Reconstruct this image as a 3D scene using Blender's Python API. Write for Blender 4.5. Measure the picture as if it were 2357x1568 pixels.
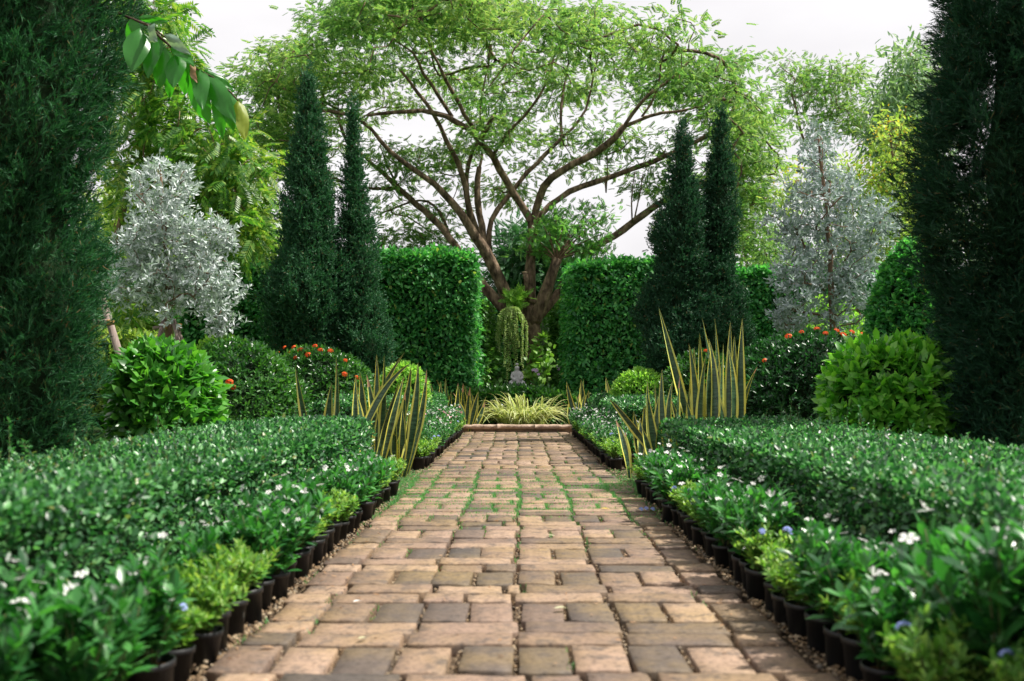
import bpy, math, random
import numpy as np

for o in list(bpy.data.objects):
    bpy.data.objects.remove(o)
SC = bpy.context.scene
COL = SC.collection
rng = np.random.default_rng(7)
random.seed(7)
R = math.radians

# ------------------------------------------------------------------ camera, sky, sun, exposure
FP, CX, CY, EYE = 2292.0, 1191.0, 884.0, 1.0        # focal length and horizon of the photograph (2357 px wide)
cam_d = bpy.data.cameras.new('camera')
cam_d.sensor_width = 36.0
cam_d.lens = 35.0
cam_d.shift_x = -0.0053
cam_d.shift_y = 0.0424
cam_d.clip_start = 0.05
cam_d.clip_end = 2000
cam_d.dof.use_dof = True
cam_d.dof.focus_distance = 15.0
cam_d.dof.aperture_fstop = 2.4
cam = bpy.data.objects.new('camera', cam_d)
COL.objects.link(cam)
cam.location = (0, 0, EYE)
cam.rotation_euler = (R(90), 0, 0)
SC.camera = cam

SUN_EL, SUN_AZ = 58.0, 88.0                          # azimuth clockwise from +Y (ahead) towards +X (right)
world = bpy.data.worlds.new('World')
SC.world = world
world.use_nodes = True
wn, wl = world.node_tree.nodes, world.node_tree.links
wn.clear()
w_out = wn.new('ShaderNodeOutputWorld')
w_bg = wn.new('ShaderNodeBackground')
w_bg.inputs['Strength'].default_value = 0.1
w_sky = wn.new('ShaderNodeTexSky')
w_sky.sky_type = 'NISHITA'
w_sky.sun_disc = False
w_sky.sun_elevation = R(SUN_EL)
w_sky.sun_rotation = R(SUN_AZ)
w_sky.dust_density = 2.0
w_tc = wn.new('ShaderNodeTexCoord')
w_map = wn.new('ShaderNodeMapping')
w_map.inputs['Scale'].default_value = (1.6, 1.6, 4.0)
w_noise = wn.new('ShaderNodeTexNoise')
w_noise.inputs['Scale'].default_value = 1.7
w_noise.inputs['Detail'].default_value = 6
w_ramp = wn.new('ShaderNodeValToRGB')
w_ramp.color_ramp.elements[0].position = 0.35
w_ramp.color_ramp.elements[0].color = (5.2, 5.03, 5.1, 1)
w_ramp.color_ramp.elements[1].position = 0.62
w_ramp.color_ramp.elements[1].color = (6.15, 6.0, 6.05, 1)
w_mix = wn.new('ShaderNodeMixRGB')
w_mix.inputs[0].default_value = 0.95                 # bright cloud cover over the blue
wl.new(w_tc.outputs['Generated'], w_map.inputs[0])
wl.new(w_map.outputs[0], w_noise.inputs['Vector'])
wl.new(w_noise.outputs[0], w_ramp.inputs[0])
wl.new(w_sky.outputs[0], w_mix.inputs[1])
wl.new(w_ramp.outputs[0], w_mix.inputs[2])
wl.new(w_mix.outputs[0], w_bg.inputs[0])
wl.new(w_bg.outputs[0], w_out.inputs[0])

sun_d = bpy.data.lights.new('sun', 'SUN')
sun_d.energy = 4.7
sun_d.angle = R(2.0)
sun_d.color = (1.0, 0.95, 0.86)
sun = bpy.data.objects.new('sun', sun_d)
COL.objects.link(sun)
sun.location = (10, 5, 30)
sun.rotation_euler = (R(90 - SUN_EL), 0, R(180 - SUN_AZ))

vs = SC.view_settings
vs.view_transform = 'Standard'
vs.look = 'None'
vs.exposure = 0.82
vs.gamma = 1.0
cy = SC.cycles
cy.max_bounces = 7
cy.diffuse_bounces = 3
cy.glossy_bounces = 2
cy.transmission_bounces = 4
cy.transparent_max_bounces = 4
cy.caustics_reflective = False
cy.caustics_refractive = False

# ------------------------------------------------------------------ helpers: space, noise
def P(px, py, z):
    return np.array([(px - CX) / FP * z, z, EYE - (py - CY) / FP * z])

def unit(v):
    v = np.asarray(v, float)
    return v / np.maximum(np.linalg.norm(v, axis=-1, keepdims=True), 1e-9)

class Wob:                                            # smooth value noise as a sum of sines
    def __init__(s, seed, freq, n=14):
        r = np.random.default_rng(seed)
        s.k = unit(r.normal(size=(n, 3))) * freq * r.uniform(0.6, 1.9, (n, 1))
        s.p = r.uniform(0, 6.28, n)
        s.n = n
    def __call__(s, q):
        return np.sin(np.asarray(q) @ s.k.T + s.p).sum(-1) / math.sqrt(s.n)

def rnd(n):
    return rng.normal(size=(n, 3))

# ------------------------------------------------------------------ helpers: objects
ROOT = {}
def absloc(o):
    v = np.zeros(3)
    while o is not None:
        v += np.array(o.location)
        o = o.parent
    return v

def mesh(name, V, F, mats, parent=None, mi=None, smooth=False, loc=None):
    """V (n,3) world coordinates, F list of arrays (m,k) or list of tuples."""
    V = np.asarray(V, float)
    base = np.zeros(3) if parent is None else absloc(parent)
    if loc is not None:
        V = V - np.asarray(loc)
    else:
        V = V - base
    me = bpy.data.meshes.new(name)
    if isinstance(F, np.ndarray):
        F = [F]
    if len(F) and not isinstance(F[0], np.ndarray):
        by = {}
        for i, f in enumerate(F):
            by.setdefault(len(f), []).append(i)
        order = [i for k in by for i in by[k]]
        if mi is not None:
            mi = [mi[i] for i in order]
        F = [np.array([F[i] for i in by[k]], int) for k in by]
    lv = np.concatenate([f.ravel() for f in F])
    lt = np.concatenate([np.full(len(f), f.shape[1]) for f in F])
    ls = np.concatenate([[0], np.cumsum(lt)[:-1]])
    me.vertices.add(len(V)); me.loops.add(len(lv)); me.polygons.add(len(lt))
    me.vertices.foreach_set('co', V.ravel())
    me.loops.foreach_set('vertex_index', lv)
    me.polygons.foreach_set('loop_start', ls)
    me.polygons.foreach_set('loop_total', lt)
    if mi is not None:
        me.polygons.foreach_set('material_index', np.asarray(mi, int))
    if smooth:
        me.polygons.foreach_set('use_smooth', np.ones(len(lt), bool))
    for m in (mats if isinstance(mats, (list, tuple)) else [mats]):
        me.materials.append(m)
    me.update()
    o = bpy.data.objects.new(name, me)
    COL.objects.link(o)
    if parent is not None:
        o.parent = parent
        if loc is not None:
            o.location = np.asarray(loc) - base
    elif loc is not None:
        o.location = loc
    return o

def tag(o, label, cat, group=None, kind=None):
    if label: o['label'] = label
    if cat: o['category'] = cat
    if group: o['group'] = group
    if kind: o['kind'] = kind
    return o

def thing(name, label, cat, loc, group=None):
    o = bpy.data.objects.new(name, None)
    o.empty_display_size = 0.1
    COL.objects.link(o)
    o.location = loc
    return tag(o, label, cat, group)

def copy_tree(o, parent=None):
    c = o.copy()
    COL.objects.link(c)
    if parent is not None: c.parent = parent
    for ch in list(o.children):
        copy_tree(ch, c)
    return c

ORD = ('first second third fourth fifth sixth seventh eighth ninth tenth eleventh twelfth thirteenth fourteenth fifteenth sixteenth '
       'seventeenth eighteenth nineteenth twentieth').split()
def ordinal(i):
    if i < 20: return ORD[i]
    t = ['twenty', 'thirty', 'forty'][(i + 1) // 10 - 2]
    u = (i + 1) % 10
    return {'twenty': 'twentieth', 'thirty': 'thirtieth', 'forty': 'fortieth'}[t] if u == 0 else t + '-' + ORD[u - 1]

class Geo:
    def __init__(s): s.V, s.F, s.M, s.n = [], [], [], 0
    def add(s, V, F, m=0):
        V = np.asarray(V, float)
        s.V.append(V)
        for f in F:
            s.F.append(tuple(int(i) + s.n for i in f)); s.M.append(m)
        s.n += len(V)
    def box(s, c, d, m=0, rz=0.0, jit=0.0):
        x, y, z = np.array(d) / 2
        V = np.array([(i, j, k) for i in (-x, x) for j in (-y, y) for k in (-z, z)])
        if jit: V = V + rng.normal(size=V.shape) * jit
        ca, sa = math.cos(rz), math.sin(rz)
        V = V @ np.array([[ca, sa, 0], [-sa, ca, 0], [0, 0, 1]]) + np.array(c)
        s.add(V, [(0, 1, 3, 2), (4, 6, 7, 5), (0, 4, 5, 1), (2, 3, 7, 6), (0, 2, 6, 4), (1, 5, 7, 3)], m)
    def tube(s, pts, rad, k=6, m=0, cap=True):
        pts = np.asarray(pts, float)
        n = len(pts)
        rad = np.full(n, rad) if np.isscalar(rad) else np.asarray(rad)
        t = unit(np.gradient(pts, axis=0))
        ref = np.array([0.0, 0, 1]) if abs(t[0][2]) < 0.9 else np.array([1.0, 0, 0])
        u = unit(np.cross(t[0], ref)); a = np.arange(k) * 2 * math.pi / k
        V = []
        for i in range(n):
            u = unit(u - t[i] * (u @ t[i])); w = np.cross(t[i], u)
            V.append(pts[i] + rad[i] * (np.cos(a)[:, None] * u + np.sin(a)[:, None] * w))
        V = np.concatenate(V)
        F = [(i * k + j, i * k + (j + 1) % k, (i + 1) * k + (j + 1) % k, (i + 1) * k + j) for i in range(n - 1) for j in range(k)]
        if cap: F += [tuple(range(k))[::-1], tuple((n - 1) * k + j for j in range(k))]
        s.add(V, F, m)
    def lathe(s, prof, c=(0, 0, 0), k=20, m=0):
        a = np.arange(k) * 2 * math.pi / k
        V = np.concatenate([np.stack([r * np.cos(a) + c[0], r * np.sin(a) + c[1], np.full(k, z + c[2])], 1) for r, z in prof])
        n = len(prof)
        F = [(i * k + j, i * k + (j + 1) % k, (i + 1) * k + (j + 1) % k, (i + 1) * k + j) for i in range(n - 1) for j in range(k)]
        F += [tuple(range(k))[::-1], tuple((n - 1) * k + j for j in range(k))]
        s.add(V, F, m)
    def make(s, name, mats, parent=None, smooth=True, loc=None):
        return mesh(name, np.concatenate(s.V), s.F, mats, parent, s.M, smooth, loc)

# ------------------------------------------------------------------ leaf shapes
TPL = {}
TPL['diamond'] = (np.array([(0, 0, 0), (.45, .5, .07), (1, 0, -.08), (.45, -.5, .07)]), [np.array([(0, 2, 1), (0, 3, 2)])])
TPL['oval'] = (np.array([(0, 0, 0), (.3, .44, .08), (.7, .40, .03), (1, 0, -.14), (.7, -.40, .03), (.3, -.44, .08)]),
               [np.array([(0, 3, 2, 1), (0, 5, 4, 3)])])
TPL['long'] = (np.array([(0, 0, 0), (.3, .38, .07), (.3, 0, .02), (.3, -.38, .07), (.65, .46, .05), (.65, 0, -.03), (.65, -.46, .05), (1, 0, -.2)]),
               [np.array([(0, 2, 1), (0, 3, 2), (4, 5, 7), (5, 6, 7)]), np.array([(1, 2, 5, 4), (2, 3, 6, 5)])])
def pinnate(pairs, ll, lw, droop, term=True, start=.2):
    V, T = [], []
    def lf(o, d, L, W):
        d = unit(d); s_ = unit(np.cross(d, (0, 0, 1))); n_ = np.cross(s_, d); b = len(V)
        for u, v, w in TPL['diamond'][0]: V.append(np.array(o) + d * u * L + s_ * v * W + n_ * w * W)
        T.extend([(b, b + 2, b + 1), (b, b + 3, b + 2)])
    for i in range(pairs):
        u = start + (1 - start) * i / pairs
        zc = -droop * u * u
        for sg in (-1, 1):
            lf((u, 0, zc), (.55, sg, -.25 - droop * .6), ll * (1.05 - .35 * abs(u - .5)), lw)
    if term: lf((.95, 0, -droop * .9), (1, 0, -droop), ll, lw)
    b = len(V)
    for u in (0, .5, .98):
        for v in (-.006, .006): V.append(np.array([u, v, -droop * u * u]))
    T.extend([(b, b + 1, b + 3), (b, b + 3, b + 2), (b + 2, b + 3, b + 5), (b + 2, b + 5, b + 4)])
    return np.array(V), [np.array(T)]
TPL['feather'] = pinnate(6, .30, .17, .22)
TPL['spray_leaf'] = pinnate(8, .30, .105, .35)
def conif(n, seed, spread, curl):
    r = np.random.default_rng(seed); V, T = [], []
    for i in range(n):
        u0 = .05 + .75 * i / n
        a = r.uniform(0, 6.28); d = unit(np.array([1, spread * math.cos(a), spread * math.sin(a)]))
        L = r.uniform(.25, .45); s_ = unit(np.cross(d, r.normal(size=3))); b = len(V)
        o = np.array([u0, 0, curl * u0 * u0])
        V += [o - s_ * .03, o + s_ * .03, o + d * L * .6 + s_ * .03 + np.array([.06, 0, curl * .1]), o + d * L + np.array([.1, 0, curl * .3])]
        T += [(b, b + 1, b + 2), (b, b + 2, b + 3)]
    return np.array(V), [np.array(T)]
TPL['conifer'] = conif(13, 3, .75, .25)
def juniper(seed):
    r = np.random.default_rng(seed); V, T = [], []
    for i in range(11):
        u0 = .05 + .7 * i / 11; a = r.uniform(0, 6.28)
        d = unit(np.array([.9, .8 * math.cos(a), .8 * math.sin(a)])); L = r.uniform(.28, .42); W = .16
        s_ = unit(np.cross(d, r.normal(size=3))); o = np.array([u0, 0, .15 * u0 * u0]); b = len(V)
        V += [o, o + d * L * .45 + s_ * W * .5, o + d * L, o + d * L * .45 - s_ * W * .5]; T += [(b, b + 1, b + 2), (b, b + 2, b + 3)]
    return np.array(V), [np.array(T)]
TPL['juniper'] = juniper(4)
TPL['fine'] = conif(9, 5, .5, .5)

def leaves(name, pos, axis, up, L, W, mats, tpl='oval', parent=None, geo=False, mi=None):
    pos = np.asarray(pos, float); n = len(pos)
    a = unit(axis); s_ = unit(np.cross(a, up)); nn = np.cross(s_, a)
    # random roll comes with up
    T, FF = TPL[tpl]
    L = np.broadcast_to(L, n)[:, None, None]; W = np.broadcast_to(W, n)[:, None, None]
    V = pos[:, None] + a[:, None] * T[None, :, :1] * L + s_[:, None] * T[None, :, 1:2] * W + nn[:, None] * T[None, :, 2:] * W
    V = V.reshape(-1, 3); K = len(T)
    F = [(f[None] + (np.arange(n) * K)[:, None, None]).reshape(-1, f.shape[1]) for f in FF]
    if geo: return V, F
    m = None
    if mi is not None:
        m = np.concatenate([np.repeat(np.asarray(mi), len(f)) for f in FF])
    return mesh(name, V, F, mats, parent, m)

def rosettes(pts, nrm, k, tilt, L, W, jit=.25, lift=0.0):
    """k leaves round each shoot tip; returns leaf arrays"""
    n = len(pts); nrm = unit(nrm)
    u = unit(np.cross(nrm, rnd(n))); v = np.cross(nrm, u)
    ph = np.arange(k) * 2.4 + rng.uniform(0, 6.28, (n, 1))
    tl = tilt * (0.45 + 0.75 * (np.arange(k) / max(k - 1, 1)))[None] + rng.normal(size=(n, k)) * .16
    rad = np.cos(ph)[..., None] * u[:, None] + np.sin(ph)[..., None] * v[:, None]
    ax = np.cos(tl)[..., None] * nrm[:, None] + np.sin(tl)[..., None] * rad + rng.normal(size=(n, k, 3)) * jit * .5
    off = (np.arange(k) / k)[None, :, None] * np.asarray(L).reshape(-1, 1, 1) * -.5 * nrm[:, None]
    pos = pts[:, None] + off
    up = np.sin(tl)[..., None] * nrm[:, None] - np.cos(tl)[..., None] * rad * .8 + rng.normal(size=(n, k, 3)) * jit + np.array([0, 0, lift])
    Ls = (np.broadcast_to(np.asarray(L), n)[:, None] * rng.uniform(.65, 1.15, (n, k)))
    r_ = (np.asarray(W) / np.asarray(L)).mean()
    return pos.reshape(-1, 3), ax.reshape(-1, 3), up.reshape(-1, 3), Ls.ravel(), Ls.ravel() * r_

# ------------------------------------------------------------------ materials
def nodes(name):
    m = bpy.data.materials.new(name); m.use_nodes = True
    nt = m.node_tree; nt.nodes.clear()
    out = nt.nodes.new('ShaderNodeOutputMaterial')
    return m, nt, out
def ramp(nt, stops, interp='LINEAR'):
    r = nt.nodes.new('ShaderNodeValToRGB'); r.color_ramp.interpolation = interp
    e = r.color_ramp.elements
    while len(e) < len(stops): e.new(0.5)
    for el, (p, c) in zip(e, stops): el.position = p; el.color = (*c, 1)
    return r
def noise(nt, scale, detail=4, rough=.55, coord='Object', mapscale=None):
    tc = nt.nodes.new('ShaderNodeTexCoord'); n = nt.nodes.new('ShaderNodeTexNoise')
    n.inputs['Scale'].default_value = scale; n.inputs['Detail'].default_value = detail; n.inputs['Roughness'].default_value = rough
    if mapscale:
        mp = nt.nodes.new('ShaderNodeMapping'); mp.inputs['Scale'].default_value = mapscale
        nt.links.new(tc.outputs[coord], mp.inputs[0]); nt.links.new(mp.outputs[0], n.inputs['Vector'])
    else: nt.links.new(tc.outputs[coord], n.inputs['Vector'])
    return n

def leafmat(name, cols, rough=.38, trans=.35, spec=.45, tint=(1.25, 1.3, .6), patch=.0, rare=None):
    m, nt, out = nodes(name)
    g = nt.nodes.new('ShaderNodeNewGeometry')
    st = [(i / (len(cols) - 1) if len(cols) > 1 else 0, c) for i, c in enumerate(cols)]
    if rare: st = [(p * (.985 - rare[1]), c) for p, c in st] + [(.995 - rare[1], rare[0]), (1, rare[0])]
    r = ramp(nt, st)
    src = g.outputs['Random Per Island']
    if patch:
        nz = noise(nt, patch, 2)
        mm = nt.nodes.new('ShaderNodeMath'); mm.operation = 'MULTIPLY_ADD'
        mm.inputs[1].default_value = 1.6; mm.inputs[2].default_value = -.8
        nt.links.new(nz.outputs[0], mm.inputs[0])
        ad = nt.nodes.new('ShaderNodeMath'); ad.operation = 'ADD'; ad.use_clamp = True
        nt.links.new(mm.outputs[0], ad.inputs[0]); nt.links.new(src, ad.inputs[1]); src = ad.outputs[0]
    nt.links.new(src, r.inputs[0])
    b = nt.nodes.new('ShaderNodeBsdfPrincipled')
    b.inputs['Roughness'].default_value = rough
    b.inputs['Specular IOR Level'].default_value = spec
    nt.links.new(r.outputs[0], b.inputs['Base Color'])
    if trans > 0:
        t = nt.nodes.new('ShaderNodeBsdfTranslucent')
        mu = nt.nodes.new('ShaderNodeMixRGB'); mu.blend_type = 'MULTIPLY'; mu.inputs[0].default_value = 1
        mu.inputs[2].default_value = (tint[0] * 1.5, tint[1] * 1.5, tint[2] * 1.5, 1)
        nt.links.new(r.outputs[0], mu.inputs[1]); nt.links.new(mu.outputs[0], t.inputs[0])
        mx = nt.nodes.new('ShaderNodeMixShader'); mx.inputs[0].default_value = trans
        nt.links.new(b.outputs[0], mx.inputs[1]); nt.links.new(t.outputs[0], mx.inputs[2])
        nt.links.new(mx.outputs[0], out.inputs[0])
    else: nt.links.new(b.outputs[0], out.inputs[0])
    return m

def surf(name, stops, scale=6, detail=5, rough=.8, bump=.3, bscale=None, spec=.3, mapscale=None, bdist=.02):
    m, nt, out = nodes(name)
    b = nt.nodes.new('ShaderNodeBsdfPrincipled')
    b.inputs['Roughness'].default_value = rough; b.inputs['Specular IOR Level'].default_value = spec
    n = noise(nt, scale, detail, .6, mapscale=mapscale); r = ramp(nt, stops)
    nt.links.new(n.outputs[0], r.inputs[0]); nt.links.new(r.outputs[0], b.inputs['Base Color'])
    if bump:
        n2 = noise(nt, bscale or scale * 3, 5, .6, mapscale=mapscale); bp = nt.nodes.new('ShaderNodeBump')
        bp.inputs['Strength'].default_value = bump; bp.inputs['Distance'].default_value = bdist
        nt.links.new(n2.outputs[0], bp.inputs['Height']); nt.links.new(bp.outputs[0], b.inputs['Normal'])
    nt.links.new(b.outputs[0], out.inputs[0])
    return m

M = {}
M['low_hedge'] = leafmat('low_hedge_leaf', [(.008, .042, .015), (.02, .095, .03), (.055, .20, .058), (.17, .40, .14)], .38, .3, .6, (1.0, 1.3, .7), 0, ((.2, .24, .07), .008))
M['tall_hedge'] = leafmat('tall_hedge_leaf', [(.022, .115, .038), (.042, .20, .058), (.08, .31, .08), (.16, .43, .13)], .42, .4, .32, (1.1, 1.35, .6), 0, ((.2, .26, .06), .01))
M['pale_hedge'] = leafmat('pale_hedge_leaf', [(.04, .14, .035), (.09, .25, .05), (.17, .36, .09)], .4, .4, .4)
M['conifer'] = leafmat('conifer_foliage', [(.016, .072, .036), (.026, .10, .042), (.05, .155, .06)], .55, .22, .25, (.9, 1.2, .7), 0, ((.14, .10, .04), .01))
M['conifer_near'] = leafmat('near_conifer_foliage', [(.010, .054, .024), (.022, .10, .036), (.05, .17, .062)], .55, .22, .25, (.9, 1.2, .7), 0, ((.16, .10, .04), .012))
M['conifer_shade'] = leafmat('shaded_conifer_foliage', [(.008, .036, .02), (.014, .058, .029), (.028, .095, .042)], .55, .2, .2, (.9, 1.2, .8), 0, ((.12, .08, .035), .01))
M['conifer_half_shade'] = leafmat('half_shaded_conifer_foliage', [(.011, .046, .024), (.02, .074, .035), (.036, .115, .05)], .55, .2, .22, (.9, 1.2, .8), 0, ((.13, .09, .04), .01))  # darker conifer copy, shade on the right-hand pair put into the colour
M['silver'] = leafmat('silver_leaf', [(.19, .28, .21), (.36, .43, .40), (.54, .59, .60), (.64, .68, .70), (.19, .32, .15)], .55, .15, .3, (.75, .85, .7))
M['silver_shade'] = leafmat('shaded_silver_leaf', [(.14, .22, .17), (.25, .32, .31), (.40, .46, .48), (.46, .52, .54), (.14, .26, .12)], .55, .15, .3, (.75, .85, .7))  # silver leaf darkened: the right tree's shaded side painted in
M['ixora'] = leafmat('ixora_leaf', [(.014, .06, .016), (.03, .11, .024), (.055, .17, .035), (.09, .22, .05)], .3, .28, .55, (1.1, 1.3, .5), 1.0)
M['ixora_shade'] = leafmat('shaded_ixora_leaf', [(.012, .05, .018), (.02, .085, .026), (.035, .13, .034)], .33, .25, .5, (1, 1.3, .6), 1.0)  # ixora leaf darkened so its colour carries the right bush's shade
M['bright'] = leafmat('bright_bush_leaf', [(.04, .18, .02), (.085, .29, .03), (.15, .39, .05), (.22, .48, .08)], .32, .4, .5, (1.1, 1.3, .4))
M['glossy'] = leafmat('glossy_bush_leaf', [(.025, .12, .02), (.05, .2, .028), (.085, .29, .04), (.16, .4, .07)], .3, .35, .6, (1.1, 1.3, .4))
M['lime'] = leafmat('lime_bush_leaf', [(.11, .28, .045), (.21, .42, .075), (.32, .52, .13)], .4, .4, .4)
M['rain'] = leafmat('rain_tree_leaf', [(.05, .14, .036), (.09, .205, .05), (.155, .285, .075), (.25, .335, .1)], .5, .5, .3, (1.05, 1.1, .7), .45)
M['sprout'] = leafmat('fresh_sprout_leaf', [(.06, .19, .06), (.11, .28, .08), (.19, .37, .12)], .45, .45, .3)
M['droop'] = leafmat('drooping_leaf', [(.035, .13, .022), (.07, .19, .032), (.14, .28, .05), (.28, .36, .08)], .35, .45, .45, (1.1, 1.2, .5), .5)
M['euca'] = leafmat('grey_green_leaf', [(.08, .17, .10), (.15, .26, .15), (.26, .38, .24)], .45, .35, .3)
M['yellow_green'] = leafmat('yellow_green_leaf', [(.12, .24, .05), (.23, .34, .09), (.36, .43, .15)], .45, .45, .3)
M['yellow_flower'] = leafmat('yellow_blossom', [(.6, .42, .03), (.75, .55, .06)], .6, .3, .2, (1, 1, .5))
M['back'] = leafmat('far_tree_leaf', [(.015, .06, .022), (.03, .10, .035), (.05, .15, .05)], .5, .3, .3, (1, 1.2, .7), .4)
M['big_leaf'] = leafmat('broad_leaf', [(.018, .10, .018), (.035, .17, .025), (.05, .2, .035)], .32, .45, .5, (1.3, 1.9, .35))
M['grey_leaf'] = leafmat('greyish_leaf_underside', [(.16, .26, .2), (.22, .32, .25)], .4, .3, .4)
M['yellow_leaf'] = leafmat('yellowing_leaf', [(.25, .33, .05), (.32, .38, .07)], .4, .5, .4, (1.2, 1.2, .4))
M['brown_leaf'] = leafmat('withered_leaf', [(.30, .18, .10), (.42, .28, .18)], .6, .3, .2, (1, .8, .6))
M['gardenia'] = leafmat('potted_shrub_leaf', [(.012, .066, .020), (.024, .115, .03), (.048, .19, .046), (.10, .30, .08)], .3, .32, .55, (1.0, 1.4, .5))
M['plumbago'] = leafmat('plumbago_leaf', [(.06, .17, .03), (.11, .26, .045), (.19, .36, .08), (.28, .40, .10)], .4, .4, .4)
M['petal_white'] = leafmat('white_petal', [(.78, .78, .76), (.84, .84, .82)], .5, .3, .2, (.66, .66, .66))
M['petal_blue'] = leafmat('pale_blue_petal', [(.30, .38, .74), (.42, .50, .82)], .5, .3, .2, (.66, .66, .7))
M['petal_pink'] = leafmat('pink_petal', [(.75, .28, .38), (.82, .42, .50)], .5, .3, .2, (.7, .6, .6))
M['petal_lilac'] = leafmat('lilac_petal', [(.62, .42, .66), (.72, .55, .75)], .5, .3, .2, (.66, .6, .66))
M['petal_red'] = leafmat('orange_red_petal', [(.62, .06, .02), (.75, .13, .03), (.8, .22, .04)], .5, .3, .2, (.8, .6, .5))
M['petal_core'] = surf('flower_throat', [(.3, (.6, .45, .05)), (.7, (.7, .55, .1))], bump=0)
M['spider'] = leafmat('cream_striped_margin', [(.52, .58, .22), (.66, .68, .34), (.74, .74, .46)], .4, .35, .4, (.8, .8, .5))
M['spider_mid'] = leafmat('striped_leaf_middle', [(.10, .22, .05), (.17, .29, .07)], .4, .35, .4)
M['fern'] = leafmat('tassel_fern', [(.26, .42, .13), (.40, .54, .2), (.5, .6, .28)], .5, .35, .3, (.9, .9, .5))
M['grass'] = leafmat('grass_blade', [(.06, .22, .08), (.11, .31, .11), (.18, .38, .15)], .5, .35, .3)
M['inner'] = surf('core_shade', [(.3, (.010, .022, .010)), (.7, (.02, .045, .016))], 14, 4, .9, .8, 30, .1)  # near-black fill, puts the shade between leaves into colour
M['bark'] = surf('rain_tree_bark', [(.34, (.04, .029, .021)), (.48, (.14, .098, .068)), (.68, (.34, .245, .17))], 6.5, 9, .92, 1.0, 9, .15, (1, 1, .4), .09)
M['bark_dark'] = surf('dark_bark', [(.3, (.03, .02, .014)), (.7, (.10, .07, .045))], 6, 6, .9, .8, 12, .15, (1, 1, .4), .03)
M['bark_tan'] = surf('tan_bark', [(.3, (.09, .055, .035)), (.7, (.26, .18, .12))], 8, 6, .9, .7, 16, .15, (1, 1, .3), .02)
M['cut_wood'] = surf('cut_wood', [(.3, (.36, .26, .17)), (.7, (.5, .38, .26))], 20, 4, .8, .3)
M['twig'] = surf('green_stem', [(.3, (.05, .09, .025)), (.7, (.12, .14, .05))], 20, 3, .7, .2)
M['stake'] = surf('weathered_pole', [(.3, (.16, .12, .10)), (.7, (.34, .28, .25))], 12, 6, .85, .5, 30, .2, (1, 1, .2))
M['rope'] = surf('lashing', [(.3, (.35, .17, .05)), (.7, (.5, .3, .12))], 60, 3, .9, .5)
M['pot'] = surf('black_plastic', [(.35, (.004, .0048, .006)), (.75, (.012, .013, .015))], 9, 5, .5, .12, 40, .45)
M['soil'] = surf('potting_mix', [(.3, (.05, .028, .014)), (.55, (.16, .09, .045)), (.75, (.32, .2, .1))], 60, 4, .95, 1.0, 90, .1)
M['stone'] = surf('carved_stone', [(.3, (.34, .33, .34)), (.7, (.68, .66, .68))], 14, 5, .85, .5, 50)
M['dark_stone'] = surf('dark_slab', [(.3, (.03, .026, .026)), (.7, (.10, .085, .08))], 10, 5, .7, .5, 40)
M['grey_pot'] = surf('grey_pot_plastic', [(.3, (.12, .13, .15)), (.7, (.2, .21, .23))], 12, 3, .5, .1)
M['kerb'] = surf('kerb_brick', [(.3, (.2, .14, .11)), (.5, (.40, .29, .22)), (.75, (.52, .39, .31))], 9, 6, .85, .6, 30, .2)

def snake_mats():
    m, nt, out = nodes('snake_plant_band')
    b = nt.nodes.new('ShaderNodeBsdfPrincipled'); b.inputs['Roughness'].default_value = .38
    n = noise(nt, 9, 4, .6, mapscale=(1, 1, 5)); r = ramp(nt, [(.38, (.014, .04, .02)), (.52, (.034, .085, .04)), (.72, (.09, .16, .09))])
    nt.links.new(n.outputs[0], r.inputs[0]); nt.links.new(r.outputs[0], b.inputs['Base Color']); nt.links.new(b.outputs[0], out.inputs[0])
    e, nt, out = nodes('snake_plant_margin')
    b = nt.nodes.new('ShaderNodeBsdfPrincipled'); b.inputs['Roughness'].default_value = .4
    n = noise(nt, 3, 3, .6); r = ramp(nt, [(.3, (.54, .60, .17)), (.55, (.70, .66, .12)), (.72, (.72, .6, .07)), (.86, (.45, .24, .05))])
    nt.links.new(n.outputs[0], r.inputs[0]); nt.links.new(r.outputs[0], b.inputs['Base Color']); nt.links.new(b.outputs[0], out.inputs[0])
    return m, e
M['snake'], M['snake_edge'] = snake_mats()

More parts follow.
